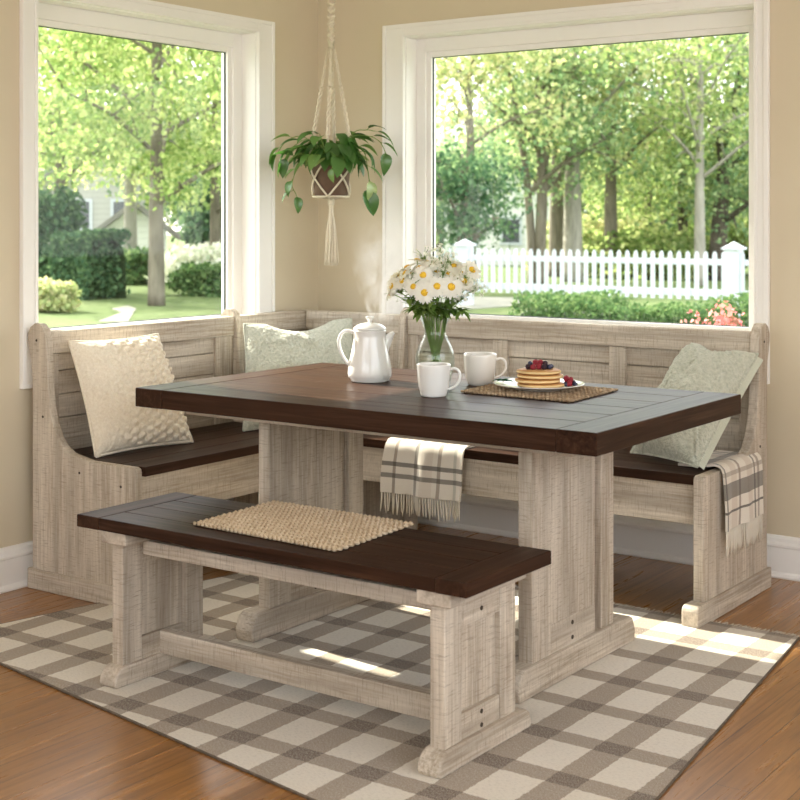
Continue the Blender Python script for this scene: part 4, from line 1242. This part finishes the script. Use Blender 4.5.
def tree(label, base, h, fork, crown_z, crown_r, tr, nleaf, lsize, leafm, barkm, seed, nbr=9, nclump=70, group=None, lean=(0, 0), clump=.45, name='tree', stems=1, low=None):
    """trunk with ascending limbs and twigs; the crown is clumps of leaves gathered at the twigs"""
    rnd = random.Random(seed); b = Vector(base); sticks = []; ends = []
    for s_ in range(stems):
        ln = Vector((lean[0]+rnd.uniform(-.25, .25)*(stems > 1)*2, lean[1]+rnd.uniform(-.15, .15)*(stems > 1)*2, 0))
        off = Vector((rnd.uniform(-.2, .2), rnd.uniform(-.2, .2), 0))*(stems > 1)
        tp = []
        for k in range(9):
            t = k/8; tp.append(b+off+Vector((rnd.uniform(-.06, .06)*h*.05*t, rnd.uniform(-.06, .06)*h*.05*t, h*.93*t))+ln*h*t*t*.4)
        sp = smooth_path(tp, 3); sticks.append((sp, tr/sqrt(stems), tr*.16))
        for i in range(nbr//stems):
            t = fork/h+(0.9-fork/h)*(i+rnd.random()*.6)/max(1, nbr//stems)
            p = sp[min(len(sp)-1, int(t*(len(sp)-1)))]; a = i*2.39996+rnd.uniform(-.4, .4)+s_
            L = crown_r*rnd.uniform(.6, 1.0)*(1.05-.55*t)
            e = p+Vector((cos(a)*L, sin(a)*L, L*rnd.uniform(.35, .85)))
            mid = p.lerp(e, .5)+Vector((0, 0, L*.07))
            bpts = smooth_path([p, mid, e], 4); r_ = tr*(.42-.25*t); sticks.append((bpts, r_, .012))
            for j in range(4):
                q = bpts[int(len(bpts)*(.3+.2*j))]; d = Vector((rnd.gauss(0, 1), rnd.gauss(0, 1), rnd.gauss(.3, .6))).normalized()
                e2 = q+d*L*rnd.uniform(.25, .5); sticks.append(([q, q.lerp(e2, .5)+Vector((0, 0, .05)), e2], r_*.4, .008)); ends += [e2, q.lerp(e2, .6)]
            ends.append(e)
    clumps = [(e, (clump*rnd.uniform(.7, 1.2), clump*rnd.uniform(.7, 1.2), clump*rnd.uniform(.4, .75)), rnd.uniform(.6, 1.2)) for e in ends]
    for k in range(nclump):
        while True:
            q = Vector((rnd.uniform(-1, 1), rnd.uniform(-1, 1), rnd.uniform(-1, 1)))
            if .2 < q.length < 1: break
        c = b+Vector((0, 0, crown_z))+Vector((q.x*crown_r, q.y*crown_r, q.z*(h-crown_z)*1.02 if q.z > 0 else q.z*(crown_z-(low if low is not None else fork))))
        clumps.append((c, (clump*rnd.uniform(.6, 1.3), clump*rnd.uniform(.6, 1.3), clump*rnd.uniform(.35, .7)), rnd.uniform(.6, 1.3)))
    return plant(name, label, 'tree', base, clumps, int(nleaf*1.5), lsize*.64, leafm, seed, sticks, barkm, group)
def shrub(name, label, cat, base, rx, ry, h, nleaf, lsize, mat, seed, ncl=40, group=None, stick=True):
    rnd = random.Random(seed); b = Vector(base); cl = []; sticks = []
    for k in range(ncl):
        a = rnd.uniform(0, 2*pi); r_ = sqrt(rnd.random()); z = rnd.random()**.7
        c = b+Vector((cos(a)*r_*rx*(1-.35*z), sin(a)*r_*ry*(1-.35*z), h*.92*z)); cl.append((c, (rx*.22, ry*.22, h*.11), 1))
        if k % 4 == 0: sticks.append(([b, b.lerp(c, .5)+Vector((0, 0, .04)), c], .02, .006))
    return plant(name, label, cat, base, cl, nleaf, lsize, mat, seed, sticks, M_BARK_DARK, group)
def boxhedge(name, label, x0, x1, y0, y1, z1, nleaf, lsize, mat, seed, rot=0, origin=None):
    rng = np.random.default_rng(seed); rnd = random.Random(seed)
    cx, cy = (x0+x1)/2, (y0+y1)/2
    root = thing(name, label, 'hedge', (cx, cy, GZ))
    core = MB()
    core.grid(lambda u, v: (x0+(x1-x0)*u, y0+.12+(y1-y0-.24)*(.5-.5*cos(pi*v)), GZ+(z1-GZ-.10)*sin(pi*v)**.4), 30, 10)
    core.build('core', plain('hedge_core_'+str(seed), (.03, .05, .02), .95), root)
    P = np.stack([rng.uniform(x0, x1, nleaf), rng.uniform(y0, y1, nleaf), rng.uniform(GZ, z1, nleaf)], 1)
    # bring most leaves to the clipped faces
    k = rng.integers(0, 3, nleaf)
    lump = .07*np.sin(P[:, 0]*3.1)+.05*np.sin(P[:, 0]*7.7+1)
    P[:, 1] = np.where(k == 0, y0+rng.uniform(-.05, .14, nleaf), P[:, 1])
    P[:, 2] = np.where(k == 1, z1+lump+rng.uniform(-.14, .04, nleaf), P[:, 2])
    V, Q = rot_leaves(P, lsize, rng); fast_mesh('foliage', V, Q, mat, root)
    return root

# ---- seen through the left window
def gat(u, D):
    p = at(u, HOR, D); return (p.x, p.y, GZ)
tree('spring-green maple with a thick forked trunk on the lawn beyond the left window', gat(156, 24.7), 7.6, 1.9, 4.4, 4.0, .165, 11500, .17, M_LEAF_SPRING, M_BARK, 3, 12, 95, clump=.42, low=2.0)
tree('bright young tree behind the maple at the wall-corner side of the left window', gat(215, 31), 7, 1.8, 4.2, 3.2, .15, 6000, .18, M_LEAF_SPRING, M_BARK, 5, 9, 60)
tree('leafy tree at the outer edge of the left window', gat(60, 30), 7.2, 2.2, 4.6, 3.6, .17, 7000, .19, M_LEAF_SPRING, M_BARK, 7, 9, 70)
tree('pale slender tree between the clipped hedge and the maple', gat(130, 34), 7.6, 2.6, 5.0, 3.0, .20, 5000, .19, M_LEAF_PALE, M_BARK_PALE, 8, 8, 55)
for k, (u, D) in enumerate([(30, 46), (85, 50), (140, 48), (190, 52), (235, 46)]):
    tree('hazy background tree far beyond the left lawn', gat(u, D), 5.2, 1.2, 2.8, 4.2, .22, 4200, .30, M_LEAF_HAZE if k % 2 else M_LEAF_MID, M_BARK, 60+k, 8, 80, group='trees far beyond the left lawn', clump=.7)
shrub('evergreen_shrub', 'dark evergreen shrub at the outer edge of the left window', 'shrub', gat(46, 28), .75, .75, 2.0, 4200, .13, M_LEAF_DARK, 11)
p0 = gat(91, 27)
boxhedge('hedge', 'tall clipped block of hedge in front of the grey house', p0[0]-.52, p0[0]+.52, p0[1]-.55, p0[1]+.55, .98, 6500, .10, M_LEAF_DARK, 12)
shrub('shrub', 'yellow-green shrub low in front of the tall clipped hedge', 'shrub', gat(50, 23), .45, .4, .5, 2200, .10, M_LEAF_PALE, 13)
shrub('flowering_shrub', 'white-blossomed shrub behind the maple trunk', 'shrub', gat(196, 31), 1.2, .8, .95, 4000, .11, M_FLOWER_WHITE, 14)
shrub('shrub', 'rounded green shrub low beside the white-blossomed one', 'shrub', gat(206, 28), .85, .6, .60, 3000, .10, M_LEAF_HEDGE, 15)
shrub('shrub', 'dark green bush beyond the lawn between hedge and house', 'shrub', gat(128, 33), 1.3, .8, .8, 3000, .13, M_LEAF_HEDGE, 16)
shrub('shrub', 'wide dark bush at the corner side of the left window', 'shrub', gat(222, 38), 1.6, 1.0, 2.6, 4500, .17, M_LEAF_DARK, 19)

def house(name, label, c, yaw, w, d, h, rh, wallm, wins, seed):
    """gabled house: walls, roof, framed windows; c = centre of the front wall's foot, facing the viewer"""
    root = thing(name, label, 'house', (c[0], c[1], GZ))
    X = Vector((cos(yaw), sin(yaw), 0)); Y = Vector((-sin(yaw), cos(yaw), 0)); O = Vector((c[0], c[1], GZ))
    def L(m, b0):
        for i in range(b0, len(m.v)):
            x, y, z = m.v[i]; m.v[i] = tuple(O+X*x+Y*y+Vector((0, 0, z)))
    m = MB(); m.prism([(-w/2, 0), (w/2, 0), (w/2, h), (0, h+rh), (-w/2, h)], 'y', 0, d); L(m, 0); m.build('wall', wallm, root, fixn=True)
    m = MB(); e = .35; t = .16
    sl = rh/(w/2)
    for s_ in (-1, 1):
        m.prism([(0, h+rh+.02), (s_*(w/2+e), h-sl*e+.02), (s_*(w/2+e), h-sl*e+.02+t), (0, h+rh+.02+t)], 'y', -e, d+e)
    L(m, 0); m.build('roof', M_ROOF, root, fixn=True)
    for (wx, wz, ww, wh) in wins:
        m = MB(); fr = .09
        m.box((wx-ww/2-fr, -.05, wz-fr), (wx-ww/2, .02, wz+wh+fr)); m.box((wx+ww/2, -.05, wz-fr), (wx+ww/2+fr, .02, wz+wh+fr))
        m.box((wx-ww/2, -.05, wz-fr), (wx+ww/2, .02, wz)); m.box((wx-ww/2, -.05, wz+wh), (wx+ww/2, .02, wz+wh+fr))
        L(m, 0); f_ = m.build('window', M_FENCE, root)
        m = MB().box((wx-ww/2, -.02, wz), (wx+ww/2, .02, wz+wh)); L(m, 0); m.build('pane', M_DGLASS, f_)
    return root
house('house', 'grey-sided house behind the tall clipped hedge', gat(92, 43)[:2], radians(42), 3.2, 5, 2.6, .9, M_SIDING_G, [(-.35, 1.25, .55, .8), (.9, 1.25, .5, .8)], 1)
house('shed', 'small white gabled shed behind the maple trunk', gat(134, 37)[:2], radians(46), 1.7, 3, 1.2, .65, M_SIDING_W, [], 2)

# ---- seen through the back window
FY = 16.0
fp = [bp(u, 240, y=FY).x for u in (465, 734)]
sp_len = fp[1]-fp[0]; npk = 32; gap = sp_len/(npk+1)
fn = thing('picket_fence', 'white picket fence with square capped posts across the lawn', 'fence', ((fp[0]+fp[1])/2, FY, GZ))
def picket(x):
    w, t = .037, .011
    m = MB().prism([(x-w, 0), (x+w, 0), (x+w, .705), (x+w*.8, .735), (x+w*.45, .758), (x, .768), (x-w*.45, .758), (x-w*.8, .735), (x-w, .705)], 'y', FY-.05, FY-.05+2*t)
    m.build('picket', M_FENCE, fn, bevel=.003, fixn=True)
posts = [fp[0]-sp_len, fp[0], fp[1], fp[1]+sp_len]
for x in posts:
    p = MB().box((x-.115, FY-.115, GZ), (x+.115, FY+.115, .80)).build('post', M_FENCE, fn, bevel=.006)
    m = MB().box((x-.15, FY-.15, .80), (x+.15, FY+.15, .835))
    m.add([(x-.13, FY-.13, .835), (x+.13, FY-.13, .835), (x+.13, FY+.13, .835), (x-.13, FY+.13, .835), (x, FY, .925)], [(0, 1, 4), (1, 2, 4), (2, 3, 4), (3, 0, 4)])
    m.build('cap', M_FENCE, p)
for a, b_ in zip(posts[:-1], posts[1:]):
    for z0, z1 in ((.55, .645), (.055, .165)):
        MB().box((a+.115, FY-.028, z0), (b_-.115, FY+.012, z1)).build('rail', M_FENCE, fn, bevel=.004)
for k in range(1, npk+1): picket(fp[0]+gap*k)
for k in range(1, 33): picket(fp[0]-gap*k)
for k in range(1, 33): picket(fp[1]+gap*k)

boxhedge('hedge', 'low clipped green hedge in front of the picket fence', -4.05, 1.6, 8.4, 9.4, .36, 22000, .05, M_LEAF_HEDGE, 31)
shrub('flowering_shrub', 'red-flowering shrub low in the corner of the right window', 'shrub', (*[round(q, 2) for q in at(718, 330, 7.6)[:2]], GZ), .20, .20, 1.0, 2600, .032, M_FLOWER_RED, 32)

T = tree
T('slim tree with a bare upper trunk at the vase side of the right window', gat(470, 31), 7.4, 3.6, 5.6, 2.4, .15, 2600, .20, M_LEAF_PALE, M_BARK, 41, 9, 26, low=4.4)
T('dark-leaved small tree low behind the left fence post', gat(462, 29), 3.1, .9, 1.9, 1.5, .16, 2600, .16, M_LEAF_DARK, M_BARK, 42, 8, 30, clump=.32)
T('multi-stemmed tree with slanting thin trunks behind the fence', gat(538, 33), 6.8, 1.6, 4.4, 2.8, .24, 4600, .19, M_LEAF_MID, M_BARK, 43, 12, 60, stems=4, low=2.0)
T('tall dark-trunked tree beside the pale trunk', gat(557, 37), 8.0, 3.0, 5.2, 3.4, .24, 4200, .21, M_LEAF_MID, M_BARK, 44, 9, 70, low=2.4)
T('tall tree with a thick pale grey trunk in the middle of the right window', gat(573, 34), 8.6, 3.8, 6.0, 3.2, .27, 3000, .20, M_LEAF_PALE, M_BARK_PALE, 45, 8, 50, low=3.6)
T('straight dark-trunked tree right of the pale trunk', gat(611, 36), 7.6, 2.8, 5.0, 3.0, .21, 2800, .21, M_LEAF_PALE, M_BARK, 46, 9, 60, low=2.0)
T('tall forked tree with open airy crown near the right fence post', gat(700, 32), 7.8, 2.6, 4.8, 3.6, .15, 2700, .19, M_LEAF_SPRING, M_BARK_PALE, 47, 13, 34, low=1.8)
T('dark leaning tree just beside the forked one', gat(718, 35), 7, 1.2, 3.4, 2.4, .26, 4200, .19, M_LEAF_MID, M_BARK_DARK, 48, 8, 45, lean=(.35, 0), low=1.0)
T('thin dark tree on the pancake side of the forked one', gat(683, 37), 8, 1.6, 3.8, 2.2, .17, 4200, .19, M_LEAF_SPRING, M_BARK_DARK, 49, 8, 45, low=1.0)
T('yellow-green tree between the straight trunk and the forked one', gat(648, 41), 5.4, 1.0, 2.6, 3.2, .16, 3600, .22, M_LEAF_SPRING, M_BARK, 50, 9, 70, low=.6)
T('green tree at the outer edge of the right window', gat(760, 36), 6.4, 1.6, 3.4, 3.0, .2, 3200, .21, M_LEAF_SPRING, M_BARK, 51, 9, 60, low=.9)
for k, (u, D) in enumerate([(440, 54), (500, 60), (560, 56), (610, 62), (660, 56), (705, 60), (755, 54)]):
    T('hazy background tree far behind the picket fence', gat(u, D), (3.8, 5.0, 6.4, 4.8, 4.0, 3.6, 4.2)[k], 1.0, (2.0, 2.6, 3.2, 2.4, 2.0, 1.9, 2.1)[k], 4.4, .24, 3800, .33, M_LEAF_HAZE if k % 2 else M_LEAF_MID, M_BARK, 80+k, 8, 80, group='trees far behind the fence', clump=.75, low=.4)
for k, (u, D, rx, h, mt) in enumerate([(600, 38, 2.0, 1.5, M_LEAF_PALE), (640, 36, 1.8, 1.2, M_LEAF_SPRING), (668, 40, 1.2, 1.3, M_LEAF_DARK), (735, 38, 2.0, 1.5, M_LEAF_SPRING)]):
    shrub('shrub', ('yellowish undergrowth bush behind the straight dark trunk', 'pale green bush behind the middle of the fence', 'dark bush behind the fence before the forked tree', 'bright bush behind the right fence post')[k], 'shrub', gat(u, D), rx, 1.0, h, 3600, .17, mt, 90+k)
house('house', 'white-sided house behind the fence and the multi-stemmed tree', gat(508, 46)[:2], radians(28), 4.2, 6, 2.3, .9, M_SIDING_W, [(.1, .75, .55, .75), (-1.3, .75, .55, .75)], 3)
